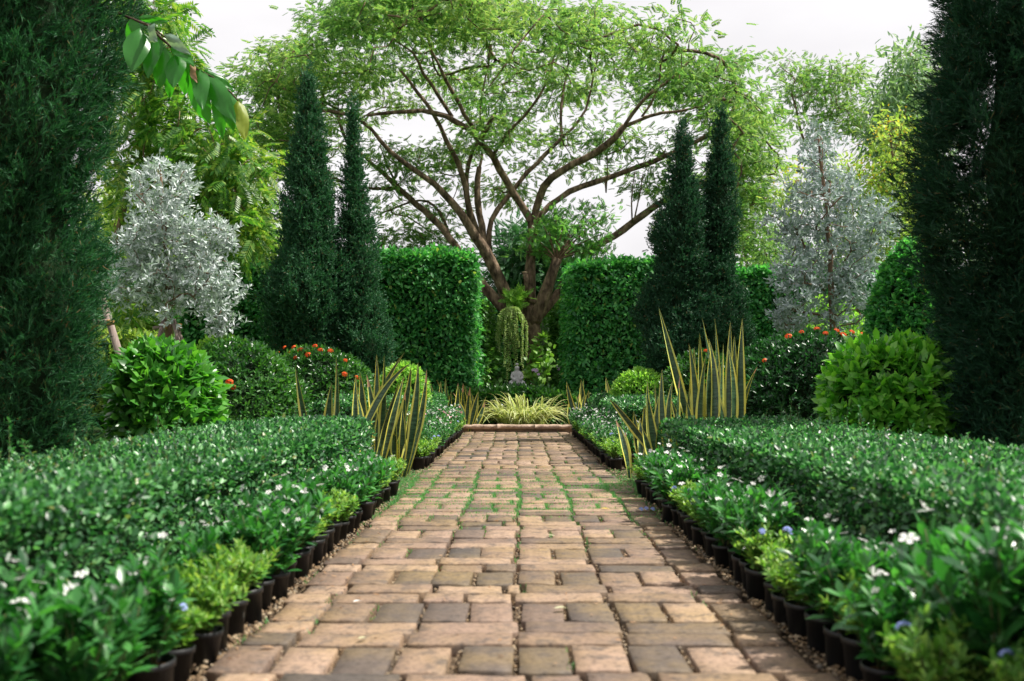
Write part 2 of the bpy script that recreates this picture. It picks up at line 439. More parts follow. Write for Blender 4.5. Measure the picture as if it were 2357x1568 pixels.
def brick_mat():
    m, nt, out = nodes('worn_brick')
    L = nt.links
    g = nt.nodes.new('ShaderNodeNewGeometry')
    base = ramp(nt, [(0, (.068, .058, .052)), (.2, (.118, .086, .068)), (.45, (.185, .125, .092)), (.72, (.265, .18, .132)), (1, (.335, .232, .162))])
    L.new(g.outputs['Random Per Island'], base.inputs[0])
    # ochre algae tint, grey-black stains, fine grain
    n1 = noise(nt, 1.3, 4, .6); r1 = ramp(nt, [(.42, (0, 0, 0)), (.72, (1, 1, 1))])
    L.new(n1.outputs[0], r1.inputs[0])
    mx1 = nt.nodes.new('ShaderNodeMixRGB'); mx1.inputs[2].default_value = (.27, .185, .075, 1)
    mf = nt.nodes.new('ShaderNodeMath'); mf.operation = 'MULTIPLY'; mf.inputs[1].default_value = .65
    L.new(r1.outputs[0], mf.inputs[0]); L.new(mf.outputs[0], mx1.inputs[0]); L.new(base.outputs[0], mx1.inputs[1])
    n2 = noise(nt, 8.5, 9, .78); r2 = ramp(nt, [(.49, (0, 0, 0)), (.62, (1, 1, 1))])
    L.new(n2.outputs[0], r2.inputs[0])
    mf2 = nt.nodes.new('ShaderNodeMath'); mf2.operation = 'MULTIPLY'; mf2.inputs[1].default_value = .8
    L.new(r2.outputs[0], mf2.inputs[0])
    mx2 = nt.nodes.new('ShaderNodeMixRGB'); mx2.inputs[2].default_value = (.075, .062, .055, 1)
    L.new(mf2.outputs[0], mx2.inputs[0]); L.new(mx1.outputs[0], mx2.inputs[1])
    n3 = noise(nt, 45, 5, .7); r3 = ramp(nt, [(.3, (.45, .43, .41)), (.5, (1, 1, 1)), (.72, (1.25, 1.23, 1.2))])
    L.new(n3.outputs[0], r3.inputs[0])
    mx3 = nt.nodes.new('ShaderNodeMixRGB'); mx3.blend_type = 'MULTIPLY'; mx3.inputs[0].default_value = 1
    L.new(mx2.outputs[0], mx3.inputs[1]); L.new(r3.outputs[0], mx3.inputs[2])
    b = nt.nodes.new('ShaderNodeBsdfPrincipled'); b.inputs['Specular IOR Level'].default_value = .35
    rr = ramp(nt, [(.3, (.5, .5, .5)), (.7, (.85, .85, .85))]); L.new(n2.outputs[0], rr.inputs[0]); L.new(rr.outputs[0], b.inputs['Roughness'])
    L.new(mx3.outputs[0], b.inputs['Base Color'])
    n4 = noise(nt, 28, 7, .7); bp = nt.nodes.new('ShaderNodeBump'); bp.inputs['Strength'].default_value = .5; bp.inputs['Distance'].default_value = .007
    L.new(n4.outputs[0], bp.inputs['Height']); L.new(bp.outputs[0], b.inputs['Normal'])
    L.new(b.outputs[0], out.inputs[0])
    return m
M['brick'] = brick_mat()
M['pebble'] = leafmat('pebble', [(.05, .032, .018), (.12, .075, .04), (.20, .13, .07), (.34, .26, .17), (.09, .08, .07)], .75, 0, .3)

def ground_mat():
    m, nt, out = nodes('ground_soil')
    n = noise(nt, 30, 6, .7); r = ramp(nt, [(.3, (.045, .03, .018)), (.55, (.12, .08, .045)), (.75, (.24, .17, .1))])
    nt.links.new(n.outputs[0], r.inputs[0])
    b = nt.nodes.new('ShaderNodeBsdfPrincipled'); b.inputs['Roughness'].default_value = .95
    v = nt.nodes.new('ShaderNodeTexVoronoi'); v.inputs['Scale'].default_value = 55
    tc = nt.nodes.new('ShaderNodeTexCoord'); nt.links.new(tc.outputs['Object'], v.inputs['Vector'])
    bp = nt.nodes.new('ShaderNodeBump'); bp.inputs['Strength'].default_value = .9; bp.inputs['Distance'].default_value = .02
    nt.links.new(v.outputs['Distance'], bp.inputs['Height']); nt.links.new(bp.outputs[0], b.inputs['Normal'])
    nt.links.new(r.outputs[0], b.inputs['Base Color']); nt.links.new(b.outputs[0], out.inputs[0])
    return m
M['ground'] = ground_mat()
M['lawn'] = surf('lawn_turf', [(.3, (.035, .10, .02)), (.55, (.075, .17, .032)), (.75, (.13, .23, .05))], 5, 6, .9, .9, 60, .1)

# ------------------------------------------------------------------ ground, path, kerb
def sheet(name, x0, x1, y0, y1, z, m):
    o = mesh(name, [(x0, y0, z), (x1, y0, z), (x1, y1, z), (x0, y1, z)], [(0, 1, 2, 3)], m)
    return tag(o, None, None, kind='structure')
sheet('ground', -400, 400, -60, 900, -0.045, M['ground'])
for s in (-1, 1):
    a, b = sorted((s * 4.6, s * 60))
    sheet('lawn', a, b, 9, 80, -0.036, M['lawn'])

BRICKS = []                                           # joint positions for gravel, moss and grass
def build_path():
    V, F, n0 = [], [], 0
    wob = Wob(11, 3.0)
    def brick(cx, cy_, lx, ly):
        nonlocal n0
        nx, ny = (7, 4) if lx > ly else (4, 7)
        rz = rng.normal() * .012
        tilt = rng.normal(size=2) * .006
        h = rng.normal() * .003
        x = np.linspace(-1, 1, nx); y = np.linspace(-1, 1, ny)
        e = .0035
        G = np.array([(i * (lx / 2 - e), j * (ly / 2 - e)) for j in y for i in x])
        G += rng.normal(size=G.shape) * .0009
        border = np.array([(abs(i) > .99 or abs(j) > .99) for j in y for i in x])
        corner = np.array([(abs(i) > .99 and abs(j) > .99) for j in y for i in x])
        G[border] += rng.normal(size=(border.sum(), 2)) * .0012
        G[corner] *= rng.uniform(.99, 1.0, (corner.sum(), 1))
        Z = h + G @ tilt + rng.normal(size=len(G)) * .0016 + .003
        Z[border] -= .0008
        # border loop order
        idx = np.arange(nx * ny).reshape(ny, nx)
        loop = list(idx[0, :]) + list(idx[1:, -1]) + list(idx[-1, -2::-1]) + list(idx[-2:0:-1, 0])
        ring = G[loop]; out = ring * (1 + e / np.maximum(np.abs(ring).max(0), .01))
        ca, sa = math.cos(rz), math.sin(rz); RM = np.array([[ca, sa], [-sa, ca]])
        A = np.column_stack([G @ RM + (cx, cy_), Z])
        B = np.column_stack([out @ RM + (cx, cy_), Z[loop] - .006])
        C = np.column_stack([out @ RM + (cx, cy_), np.full(len(loop), -.05)])
        vv = np.concatenate([A, B, C]); nA, nl = len(A), len(loop)
        ff = [(idx[j, i], idx[j, i + 1], idx[j + 1, i + 1], idx[j + 1, i]) for j in range(ny - 1) for i in range(nx - 1)]
        for k in range(nl):
            k2 = (k + 1) % nl
            ff.append((loop[k], nA + k, nA + k2, loop[k2]))
            ff.append((nA + k, nA + nl + k, nA + nl + k2, nA + k2))
        V.append(vv); F.append(np.array(ff) + n0); n0 += len(vv)
    y = 2.66
    # the row of upright bricks nearest the camera starts at 3.44 m in front of the lens
    row = 0
    y = 3.44 - .755
    while y < 20.55:
        sway = .012 * math.sin(y * .9)
        # soldier row
        off = rng.normal() * .014
        for i in range(-5, 5):
            w = .2135; cx = (i + .5) * w + rng.normal() * .006 + sway + off
            brick(cx, y + .172 + rng.normal() * .006, w - rng.uniform(.017, .032), .338 - rng.uniform(0, .012))
            BRICKS.append((cx - w / 2, y + .185, 'v', .37))
        y += .360
        for k in range(2):
            if y > 20.5: break
            sh = rng.normal() * .016
            xs = [-1.065, -.855, -.427, 0, .427, .855, 1.065]
            if rng.random() < .35:                    # now and then a cut brick
                xs.insert(rng.integers(2, 5), rng.uniform(-.3, .3)); xs.sort()
            for a, b in zip(xs[:-1], xs[1:]):
                if b - a < .05: continue
                brick((a + b) / 2 + sh + sway, y + .096 + rng.normal() * .004, b - a - rng.uniform(.02, .036), .178 - rng.uniform(.002, .012))
                BRICKS.append((a + sh, y + .096, 'v', .19))
            y += .1975
        row += 1
    o = mesh('path', np.concatenate(V), np.concatenate(F), M['brick'], smooth=False)
    tag(o, None, None, kind='structure')
build_path()

def pebbles(n, P_, S):
    T = np.array([(1, 0, 0), (0, 1, 0), (-1, 0, 0), (0, -1, 0), (0, 0, .8), (.6, .6, .45), (-.6, .6, .45), (-.6, -.6, .45), (.6, -.6, .45)], float)
    FT = np.array([(0, 1, 5), (1, 2, 6), (2, 3, 7), (3, 0, 8), (5, 1, 6), (6, 2, 7), (7, 3, 8), (8, 0, 5), (5, 6, 4), (6, 7, 4), (7, 8, 4), (8, 5, 4)])
    a = rng.uniform(0, 6.28, n); ca, sa = np.cos(a), np.sin(a)
    sc = S[:, None] * rng.uniform(.6, 1.2, (n, 3))
    V = T[None] * sc[:, None] * rng.uniform(.85, 1.15, (n, 9, 1))
    x = V[..., 0] * ca[:, None] - V[..., 1] * sa[:, None]; y = V[..., 0] * sa[:, None] + V[..., 1] * ca[:, None]
    V = np.stack([x, y, V[..., 2]], -1) + P_[:, None]
    F = (FT[None] + (np.arange(n) * 9)[:, None, None]).reshape(-1, 3)
    return V.reshape(-1, 3), F
def build_gravel():
    Ps, S = [], []
    for (x, y, k, l) in BRICKS:
        n = int(30 * l / .37 * (1 if y < 8 else .4))
        for _ in range(n):
            Ps.append((x + rng.normal() * .006, y + rng.uniform(-l / 2, l / 2), -.020 + rng.normal() * .005)); S.append(rng.uniform(.003, .009))
    for s in (-1, 1):
        for _ in range(4200):
            y = 2.5 + 18 * rng.random() ** 1.6
            x = s * (1.075 + abs(rng.normal()) * .055)
            Ps.append((x, y, -.022 + rng.uniform(0, .022))); S.append(rng.uniform(.004, .014))
    Ps = np.array(Ps); S = np.array(S)
    V, F = pebbles(len(Ps), Ps, S)
    o = mesh('gravel', V, F, M['pebble'], smooth=True)
    tag(o, 'brown and grey pebbles filling the joints and lining the brick path', 'gravel', kind='stuff')
build_gravel()

def build_grass():
    pos = []
    for (x, y, k, l) in BRICKS:
        dens = math.exp(-((y - 9.3) / 1.55) ** 2) if y < 12.3 else 0.05
        if rng.random() < .3: dens *= .3
        for _ in range(int(190 * dens * l / .37)):
            pos.append((x + rng.normal() * .014, y + rng.uniform(-l / 2, l / 2) * 1.05, -.012))
        if 7.4 < y < 12.2:                             # across joints
            for _ in range(int(230 * dens)):
                pos.append((x + rng.uniform(-.2, .2), y - .195 + rng.normal() * .012, -.012))
        if y < 7.5 and rng.random() < .12:
            for _ in range(12): pos.append((x + rng.normal() * .008, y + rng.uniform(-.15, .15), -.015))
    for s in (-1, 1):
        for _ in range(9000):
            y = 9.6 + rng.normal() * .95; x = s * (.95 + abs(rng.normal()) * .35)
            if abs(x) < 1.02 and rng.random() < .6: continue
            pos.append((x, y, -.02))
        for _ in range(1500):
            y = rng.uniform(7, 20); x = s * (1.1 + abs(rng.normal()) * .05); pos.append((x, y, -.02))
    wob = Wob(31, 2.2)
    for _ in range(16000):
        q = (rng.uniform(-1.05, 1.05), 9.5 + rng.normal() * .95, 0)
        if wob(np.array(q)) + .55 * (abs(q[0]) - .5) > .55: pos.append((q[0], q[1], -.006))
    pos = np.array(pos); n = len(pos)
    ax = np.array([0, 0, 1.0]) + rnd(n) * .45
    o = leaves('grass', pos, ax, rnd(n), rng.uniform(.012, .04, n), .005, M['grass'], 'diamond')
    tag(o, 'short green grass and moss growing in the brick joints', 'grass', kind='stuff')
build_grass()

g = Geo()
for x0, x1 in ((-1.16, -.42), (-.415, .36), (.365, 1.14)):
    n = 9
    P0 = np.array([(x0 + (x1 - x0) * i / (n - 1) + 0, y, z) for i in range(n) for (y, z) in ((20.66, -.04), (20.66, .065), (20.57, .075), (20.56, .14), (20.60, .155), (20.85, .152), (20.87, -.04))])
    P0[:, 1:] += rng.normal(size=(len(P0), 2)) * .005
    g.add(P0, [(i * 7 + j, i * 7 + j + 1, i * 7 + j + 8, i * 7 + j + 7) for i in range(n - 1) for j in range(6)] + [tuple(range(7)), tuple(range(n * 7 - 1, n * 7 - 8, -1))])
kb = g.make('kerb', M['kerb'], smooth=False)
tag(kb, None, None, kind='structure')
sheet('planting_bed', -3.2, 3.2, 20.85, 31, .10, M['ground'])

# fallen leaves lying on the bricks
for (px, py, L, m, rz, lab) in [(1393, 1176, .085, 'yellow_flower', .2, 'bright yellow fallen leaf on the bricks beside blue blossom'),
                            (823, 1392, .06, 'petal_white', 1.0, 'small white petal fallen near the left pots on bricks'),
                            (1292, 1408, .075, 'pale_leaf', .5, 'pale narrow fallen leaf over the middle brick joint'),
                            (1268, 1238, .055, 'pale_leaf', -.3, 'thin pale fallen leaf halfway along the bricks'),
                            (835, 1478, .05, 'pale_leaf', .9, 'greenish fallen leaf near the path bottom edge'),
                            (615, 1500, .06, 'brown_leaf', .1, 'tan dry leaf lying on gravel beside nearest left pots'),
                            (1050, 1132, .08, 'brown_leaf', .4, 'brown dry leaf lying in the grassy brick joints'),
                            (1100, 1110, .06, 'brown_leaf', -.7, 'small brown leaf on far bricks near grass patch')]:
    z = FP / (py - CY)
    x = (px - CX) / FP * z
    if m == 'pale_leaf' and 'pale_leaf' not in M: M['pale_leaf'] = leafmat('pale_fallen_leaf', [(.4, .42, .24), (.5, .5, .34)], .6, .2, .2)
    T, FF = TPL['long']
    V = T * (L, L * .42, L * .5); V[:, 0] -= L / 2; V[:, 2] += .012 - V[:, 2].min() * .3
    ca, sa = math.cos(rz), math.sin(rz)
    V = V @ np.array([[ca, sa, 0], [-sa, ca, 0], [0, 0, 1]])
    o = mesh('fallen_leaf', V + (x, z, 0.004), FF, M[m], loc=(x, z, 0.004))
    tag(o, lab, 'leaf', 'leaves fallen on the path')

def litter():
    n = 420; y = 2.6 + 17.5 * rng.random(n) ** 1.4; e = rng.random(n) < .7
    x = np.where(e, np.sign(rng.normal(size=n)) * (1.06 - np.abs(rng.normal(size=n)) * .12), rng.uniform(-1, 1, n))
    p = np.stack([x, y, np.full(n, .010)], 1); a = rng.uniform(0, 6.28, n)
    o = leaves('leaf_litter', p, np.stack([np.cos(a), np.sin(a), rng.normal(size=n) * .12], 1), np.array([0, 0, 1.0]) + rnd(n) * .25, rng.uniform(.012, .04, n), .011, M['brown_leaf'], 'oval')
    tag(o, 'tiny dry leaf scraps scattered over the bricks and gravel edges', 'litter', kind='stuff')
litter()

# ------------------------------------------------------------------ hedges
def rbox_points(n, x0, x1, y0, y1, z1, r, weights=(1, .4, 1, 1, 1), z0=0.02):
    """points on a rounded box: faces front(-y), back, left, right, top; returns points and normals"""
    lx, ly, lz = x1 - x0, y1 - y0, z1 - z0
    A = np.array([lx * lz, lx * lz, ly * lz, ly * lz, lx * ly]) * np.array(weights)
    f = rng.choice(5, n, p=A / A.sum())
    u, v = rng.random(n), rng.random(n)
    x = np.where(f == 2, x0, np.where(f == 3, x1, x0 + lx * u))
    y = np.where(f == 0, y0, np.where(f == 1, y1, np.where(f == 4, y0 + ly * v, y0 + ly * u)))
    z = np.where(f == 4, z1, z0 + lz * v)
    p = np.stack([x, y, z], 1)
    q = np.stack([np.clip(x, x0 + r, x1 - r), np.clip(y, y0 + r, y1 - r), np.clip(z, z0 - 1, z1 - r)], 1)
    nn = unit(p - q)
    return q + nn * r, nn

def core_box(name, parent, x0, x1, y0, y1, z1, inset, wob, amp, mat='inner'):
    x0 += inset; x1 -= inset; y0 += inset; y1 -= inset; z1 -= inset
    nx, ny, nz = [max(3, min(26, int(l / .25))) for l in (x1 - x0, y1 - y0, z1)]
    V, F = [], []
    def grid(o, a, b, na, nb):
        base = len(V)
        for j in range(nb + 1):
            for i in range(na + 1): V.append(np.array(o) + np.array(a) * i / na + np.array(b) * j / nb)
        for j in range(nb):
            for i in range(na):
                k = base + j * (na + 1) + i; F.append((k, k + 1, k + na + 2, k + na + 1))
    X, Y, Z = (x1 - x0, 0, 0), (0, y1 - y0, 0), (0, 0, z1)
    grid((x0, y0, 0), X, Z, nx, nz); grid((x1, y1, 0), (-X[0], 0, 0), Z, nx, nz)
    grid((x0, y1, 0), (0, -Y[1], 0), Z, ny, nz); grid((x1, y0, 0), Y, Z, ny, nz); grid((x0, y0, z1), X, Y, nx, ny)
    V = np.array(V); r = min(.15, (x1 - x0) / 4, (y1 - y0) / 4)
    q = np.stack([np.clip(V[:, 0], x0 + r, x1 - r), np.clip(V[:, 1], y0 + r, y1 - r), np.minimum(V[:, 2], z1 - r)], 1)
    d = unit(V - q); V = q + d * r + d * (wob(V) * amp)[:, None]
    mesh(name, V, F, M[mat], parent, smooth=True)

def box_hedge(label, x0, x1, y0, y1, z1, n, L, mat, amp=.06, r=.16, weights=(1, .3, 1, 1, 1), group=None, name='clipped_hedge', seed=1,
              asp=.5, tpl='oval', depth=.05, out=.55, upb=.35, near=None, shoots=0, inset=.10, droop=0.0):
    t = thing(name, label, 'hedge', ((x0 + x1) / 2, (y0 + y1) / 2, 0), group)
    wob = Wob(seed, 2.2); wob2 = Wob(seed + 50, 7.0)
    p, nn = rbox_points(n, x0, x1, y0, y1, z1, r, weights)
    if near:                                          # thin the leaves out with distance, larger ones far away
        keep = rng.random(len(p)) < np.clip(near / p[:, 1], 0, 1) ** 1.2
        p, nn = p[keep], nn[keep]
    d = np.where(rng.random(len(p)) < .05, -rng.uniform(0, .9, len(p)) * L, rng.exponential(depth, len(p)) * (2.8 - 1.8 * np.clip(nn[:, 2] * 1.3, 0, 1)))
    b = wob(p) * amp + wob2(p) * amp * .45
    p = p + nn * (b - d)[:, None]
    k = len(p)
    ax = nn * out + rnd(k) * .62 + np.array([0, 0, upb]) - np.array([0, 0, 1]) * droop * (1 - nn[:, 2:3])
    up = nn * .6 + np.array([0, 0, 1.1]) + rnd(k) * .45
    Ls = L * rng.uniform(.45, 1.35, k)
    if near: Ls = Ls * np.clip(p[:, 1] / near, 1, 2.2) ** .5
    core_box('shade_core', t, x0, x1, y0, y1, z1, inset, wob, amp * .8)  # solid dark core added so no light leaks through the hedge
    V, FF = leaves('', p, ax, up, Ls, Ls * asp, None, tpl, None, True)
    VV, FS, MI, nb = [V], list(FF), [np.zeros(len(f), int) for f in FF], len(V)
    if shoots:                                        # unclipped shoots standing up from the top
        gg = Geo(); lp, la, lu = [], [], []
        for i in range(shoots):
            x, y = rng.uniform(x0 + .1, x1 - .05), y0 + (y1 - y0) * rng.random() ** 1.3
            back = rng.random() < .35
            if back: x = rng.uniform(.75, .97) * max(abs(x0), abs(x1)) * np.sign(x0)
            h = rng.uniform(.03, .09) if rng.random() < .8 or not back else rng.uniform(.10, .24)
            b0 = np.array([x, y, z1 - .06]); d0 = unit(np.array([0, 0, 1.0]) + rng.normal(size=3) * .22)
            gg.tube([b0, b0 + d0 * (h * .5 + .06), b0 + d0 * (h + .06) + rng.normal(size=3) * .01], [.0028, .0024, .0015], 4, cap=False)
            for q in np.linspace(.45, 1, 5 + int(h * 30)):
                for sg in range(2):
                    lp.append(b0 + d0 * (h + .06) * q); la.append(rng.normal(size=3) * .8 + d0 * .55); lu.append(d0 + rng.normal(size=3) * .3)
        kk = len(lp); V2, F2 = leaves('', lp, np.array(la), np.array(lu), L * rng.uniform(.6, 1.05, kk), L * .45, None, 'oval', None, True)
        VV.append(V2); FS += [f + nb for f in F2]; MI += [np.zeros(len(f), int) for f in F2]; nb += len(V2)
        VV.append(np.concatenate(gg.V)); f = np.array(gg.F); FS.append(f + nb); MI.append(np.ones(len(f), int))
    mesh('foliage', np.concatenate(VV), FS, [M[mat], M['twig']], t, np.concatenate(MI))
    return t

box_hedge('long low clipped hedge along the left of the path, nearest the camera', -2.7, -1.46, 1.9, 10.3, .61, 180000, .031, 'low_hedge', .032, .12,
          (1, .5, .05, .34, 1.3), 'low hedges beside the path', 'low_hedge', 2, .58, 'oval', .035, .45, .45, 4.2, 330, .13)
box_hedge('long low clipped hedge along the right of the path, nearest the camera', 1.46, 2.95, 1.9, 10.4, .61, 180000, .031, 'low_hedge', .032, .12,
          (1, .5, .34, .05, 1.3), 'low hedges beside the path', 'low_hedge', 3, .58, 'oval', .035, .45, .45, 4.2, 330, .13)
box_hedge('short low clipped hedge on the left, beyond the snake plants', -2.7, -1.42, 12.6, 19.6, .78, 52000, .045, 'low_hedge', .03, .16,
          (1.3, .2, .2, 1.3, 1), 'low hedges beside the path', 'low_hedge', 4, .55, 'oval', .025, .5, .3, None, 60, .06)
box_hedge('short low clipped hedge on the right, beyond the snake plants', 1.42, 2.8, 13.0, 19.6, .76, 52000, .045, 'low_hedge', .03, .16,
          (1.3, .2, 1.3, .2, 1), 'low hedges beside the path', 'low_hedge', 5, .55, 'oval', .025, .5, .3, None, 60, .06)
# tall blocks framing the opening
TG = 'tall clipped hedges closing the garden'
box_hedge('tall square hedge block left of the big tree, behind the conifers', -4.3, -1.02, 23.0, 26.0, 3.95, 62000, .125, 'tall_hedge', .085, .28,
          (1.3, .15, .1, 1.2, 1), TG, 'tall_hedge', 6, .50, 'long', .11, .55, .12, None, 0, .2, .55)
box_hedge('tall square hedge block right of the big tree, behind the conifers', 1.22, 4.3, 23.0, 26.0, 3.84, 62000, .125, 'tall_hedge', .085, .28,
          (1.3, .15, 1.2, .1, 1), TG, 'tall_hedge', 7, .50, 'long', .11, .55, .12, None, 0, .2, .55)
box_hedge('pale leafy hedge left of the trunk, behind the left tall block', -2.6, -.74, 26.8, 29.8, 3.3, 20000, .13, 'pale_hedge', .12, .32,
          (1.2, .1, .1, 1.2, 1), TG, 'tall_hedge', 8, .5, 'oval', .08, .6, .2, None, 0, .2, .3)
box_hedge('pale leafy hedge right of the trunk, seen past the right tall block', .90, 2.9, 30.0, 31.6, 3.5, 20000, .13, 'pale_hedge', .12, .32,
          (1.2, .1, 1.2, .1, 1), TG, 'tall_hedge', 9, .5, 'oval', .08, .6, .2, None, 0, .2, .3)
box_hedge('dark hedge wall between the white-leaved tree and left conifers', -8.2, -4.35, 23.6, 25.2, 3.85, 36000, .125, 'tall_hedge', .08, .28,
          (1.3, .1, .2, .2, 1), TG, 'tall_hedge', 10, .5, 'long', .08, .55, .05, None, 0, .2, .5)
box_hedge('dark hedge wall between the right conifers and the bluish tree', 4.4, 8.6, 23.6, 25.2, 3.75, 36000, .125, 'tall_hedge', .08, .28,
          (1.3, .1, .2, .2, 1), TG, 'tall_hedge', 11, .5, 'long', .08, .55, .05, None, 0, .2, .5)
box_hedge('dark leafy hedge closing the view behind the giant trunk', -4.5, 5.0, 33.0, 34.6, 3.7, 22000, .16, 'tall_hedge', .14, .3,
          (1.3, .1, .2, .2, 1), TG, 'tall_hedge', 13, .5, 'oval', .08, .6, .1, None, 0, .2, .4)
# ring of low shrubs behind the striped grass
box_hedge('low leafy hedge round the stone pedestal, behind the striped grass', -1.35, 1.35, 22.2, 23.3, .80, 9000, .11, 'ixora', .07, .2,
          (1.3, .1, .5, .5, 1), None, 'low_hedge', 12, .42, 'oval', .05, .6, .35, None, 0, .12)

# ------------------------------------------------------------------ round bushes
def flower5(k, R_, W, cup=.15):
    """petals of one blossom facing +Z, as (V, F)"""
    V, F = [], []
    for i in range(k):
        a = i * 2 * math.pi / k
        d = np.array([math.cos(a), math.sin(a), cup]); s_ = np.array([-math.sin(a), math.cos(a), 0])
        b = len(V)
        V += [d * R_ * .06, d * R_ * .5 + s_ * W * .38, d * R_ * .85 + s_ * W * .5 - (0, 0, R_ * .05), d * R_ - (0, 0, R_ * .12), d * R_ * .85 - s_ * W * .5 - (0, 0, R_ * .05), d * R_ * .5 - s_ * W * .38]
        F += [(b, b + 1, b + 2, b + 3), (b, b + 3, b + 4, b + 5)]
    return np.array(V), F

def orient(V, d):
    d = unit(np.array(d)); u = unit(np.cross(d, (.3, .9, .1))); v = np.cross(d, u)
    return V @ np.array([u, v, d])

def cluster_mesh(name, mat, n, rad, fr, seed=0):
    """a dome of small four-petal blossoms"""
    r = np.random.default_rng(seed); V, F, b = [], [], 0
    for i in range(n):
        d = unit(r.normal(size=3) + (0, 0, 1.0)); v, f = flower5(4 if fr < .016 else 5, fr, fr * .8)
        V.append(orient(v, d) + d * rad * (.7, .7, .45)); F += [tuple(x + b for x in q) for q in f]; b += len(v)
    o = mesh(name, np.concatenate(V), F, M[mat])
    return o

def round_bush(label, c, rad, n, L, asp, mat, k=5, tilt=1.0, amp=.10, group=None, name='round_bush', flowers=None, fpts=None, seed=1, tpl='oval', inner=.78, depth=.08):
    cx, cy_, h = c; rx, ry, rz = rad
    t = thing(name, label, 'bush', (cx, cy_, 0), group)
    wob = Wob(seed, 3.2)
    d = unit(rnd(n)); d = d[d[:, 2] > -.55]
    s_ = 1 + wob(d * rx) * amp - rng.exponential(depth, len(d))
    cz = h - rz
    p = np.array([cx, cy_, cz]) + d * np.array(rad) * s_[:, None]
    ok = p[:, 2] > .05; p, d = p[ok], d[ok]
    nn = unit(d / np.array(rad)) + np.array([0, 0, .35])
    A = rosettes(p, nn + rnd(len(p)) * .25, k, tilt, np.full(len(p), L), np.full(len(p), L * asp), .3, .5)
    leaves('foliage', *A, M[mat], tpl, t)
    u = np.linspace(0, math.pi, 13)
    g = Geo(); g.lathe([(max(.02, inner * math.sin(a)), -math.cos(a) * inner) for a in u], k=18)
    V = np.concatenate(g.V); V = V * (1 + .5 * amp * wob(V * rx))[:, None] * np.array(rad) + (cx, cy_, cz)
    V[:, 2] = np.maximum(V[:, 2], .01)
    mesh('shade_core', V, g.F, M['inner'], t, smooth=True)  # added solid core, coloured dark like the shade inside the bush
    if flowers:
        src = FLW[flowers]
        for (px, py) in fpts:                          # pixel-sized spots read off the photograph, put on the bush's own surface
            dr = unit(P(px, py, 1.0) - (0, 0, EYE)); o = np.array([0, 0, EYE]) - (cx, cy_, cz)
            q, e = o / np.array(rad), dr / np.array(rad)
            a_, b_, c_ = e @ e, 2 * q @ e, q @ q - 1.05
            disc = max(b_ * b_ - 4 * a_ * c_, 0); tt = (-b_ - math.sqrt(disc)) / (2 * a_)
            w = o + dr * tt
            f = src.copy(); COL.objects.link(f); f.parent = t
            f.location = w + (0, 0, cz)
            nr = unit(w / np.array(rad) ** 2) + (0, 0, .4)
            f.rotation_euler = (math.atan2(math.hypot(nr[0], nr[1]), nr[2]), 0, math.atan2(nr[0], -nr[1]))
            f.scale = (rng.uniform(.8, 1.25),) * 3
    return t

FLW = {}
FLW['ixora'] = cluster_mesh('flower_cluster', 'petal_red', 16, .055, .017, 1)
FLW['white'] = mesh('flower', *flower5(5, .029, .019), M['petal_white'])
FLW['pink'] = mesh('flower', *flower5(5, .026, .022), M['petal_pink'])
FLW['blue'] = cluster_mesh('flower_cluster', 'petal_blue', 8, .028, .013, 2)
FLW['white_b'] = mesh('flower', *flower5(5, .027, .017, .45), M['petal_white'])
FLW['white_c'] = mesh('flower', *flower5(5, .026, .015, 1.3), M['petal_white'])
for o in FLW.values(): COL.objects.unlink(o)

BG = 'round clipped bushes behind the low hedges'
round_bush('large-leaved glossy green bush beside the left foreground conifer', (-3.80, 10.6, 1.50), (.60, .70, .80), 1100, .17, .42, 'glossy', 6, 1.05, .12, BG, seed=21, tpl='long')
round_bush('dark ixora bush with few red flower heads, next to the glossy bush', (-3.62, 13.2, 1.50), (.86, .95, .92), 3800, .085, .42, 'ixora', 5, .9, .08, BG,
           flowers='ixora', fpts=[(472, 818), (537, 892), (522, 963), (586, 985), (528, 880)], seed=22)
round_bush('ixora bush topped with many orange red flowers, left of snake plants', (-3.05, 15.6, 1.62), (.86, .85, 1.0), 3800, .085, .42, 'ixora', 5, .9, .08, BG,
           flowers='ixora', fpts=[(678, 800), (692, 806), (709, 817), (737, 806), (667, 812), (682, 824), (795, 830), (793, 862), (760, 808), (656, 800), (725, 797), (822, 870), (818, 890), (640, 815)], seed=23)
round_bush('small lime green bush behind the left snake plants', (-1.92, 16.6, 1.32), (.46, .46, .62), 1500, .085, .42, 'lime', 5, .9, .08, BG, seed=24)
round_bush('small lime green bush at the foot of the right conifers', (2.08, 17.0, 1.26), (.48, .46, .55), 1500, .085, .42, 'lime', 5, .9, .08, BG, seed=25)
round_bush('dark green bush hidden behind the tall right snake plants', (2.75, 14.6, 1.50), (.72, .75, .85), 2600, .085, .42, 'ixora', 5, .9, .08, BG,
           flowers='ixora', fpts=[(1745, 836), (1625, 808)], seed=26)
round_bush('wide dark ixora bush with scattered orange flowers on top, on the right', (3.95, 13.4, 1.72), (1.05, 1.0, 1.0), 5200, .085, .42, 'ixora_shade', 5, .9, .08, BG,
           flowers='ixora', fpts=[(1845, 765), (1880, 758), (1900, 768), (1925, 762), (1960, 765), (1985, 770), (2015, 774), (1940, 772), (1815, 775), (1760, 830)], seed=27)
round_bush('bright yellow-green bush in front of the dark right conifer', (3.92, 10.3, 1.47), (.72, .75, .78), 1100, .16, .42, 'bright', 6, 1.05, .12, BG, seed=28, tpl='long')
round_bush('tall bright green shrub behind the dark right foreground conifer', (5.75, 14.5, 3.05), (.55, .6, 1.6), 3600, .10, .5, 'tall_hedge', 5, 1.0, .10, None, 'tall_shrub', seed=29)
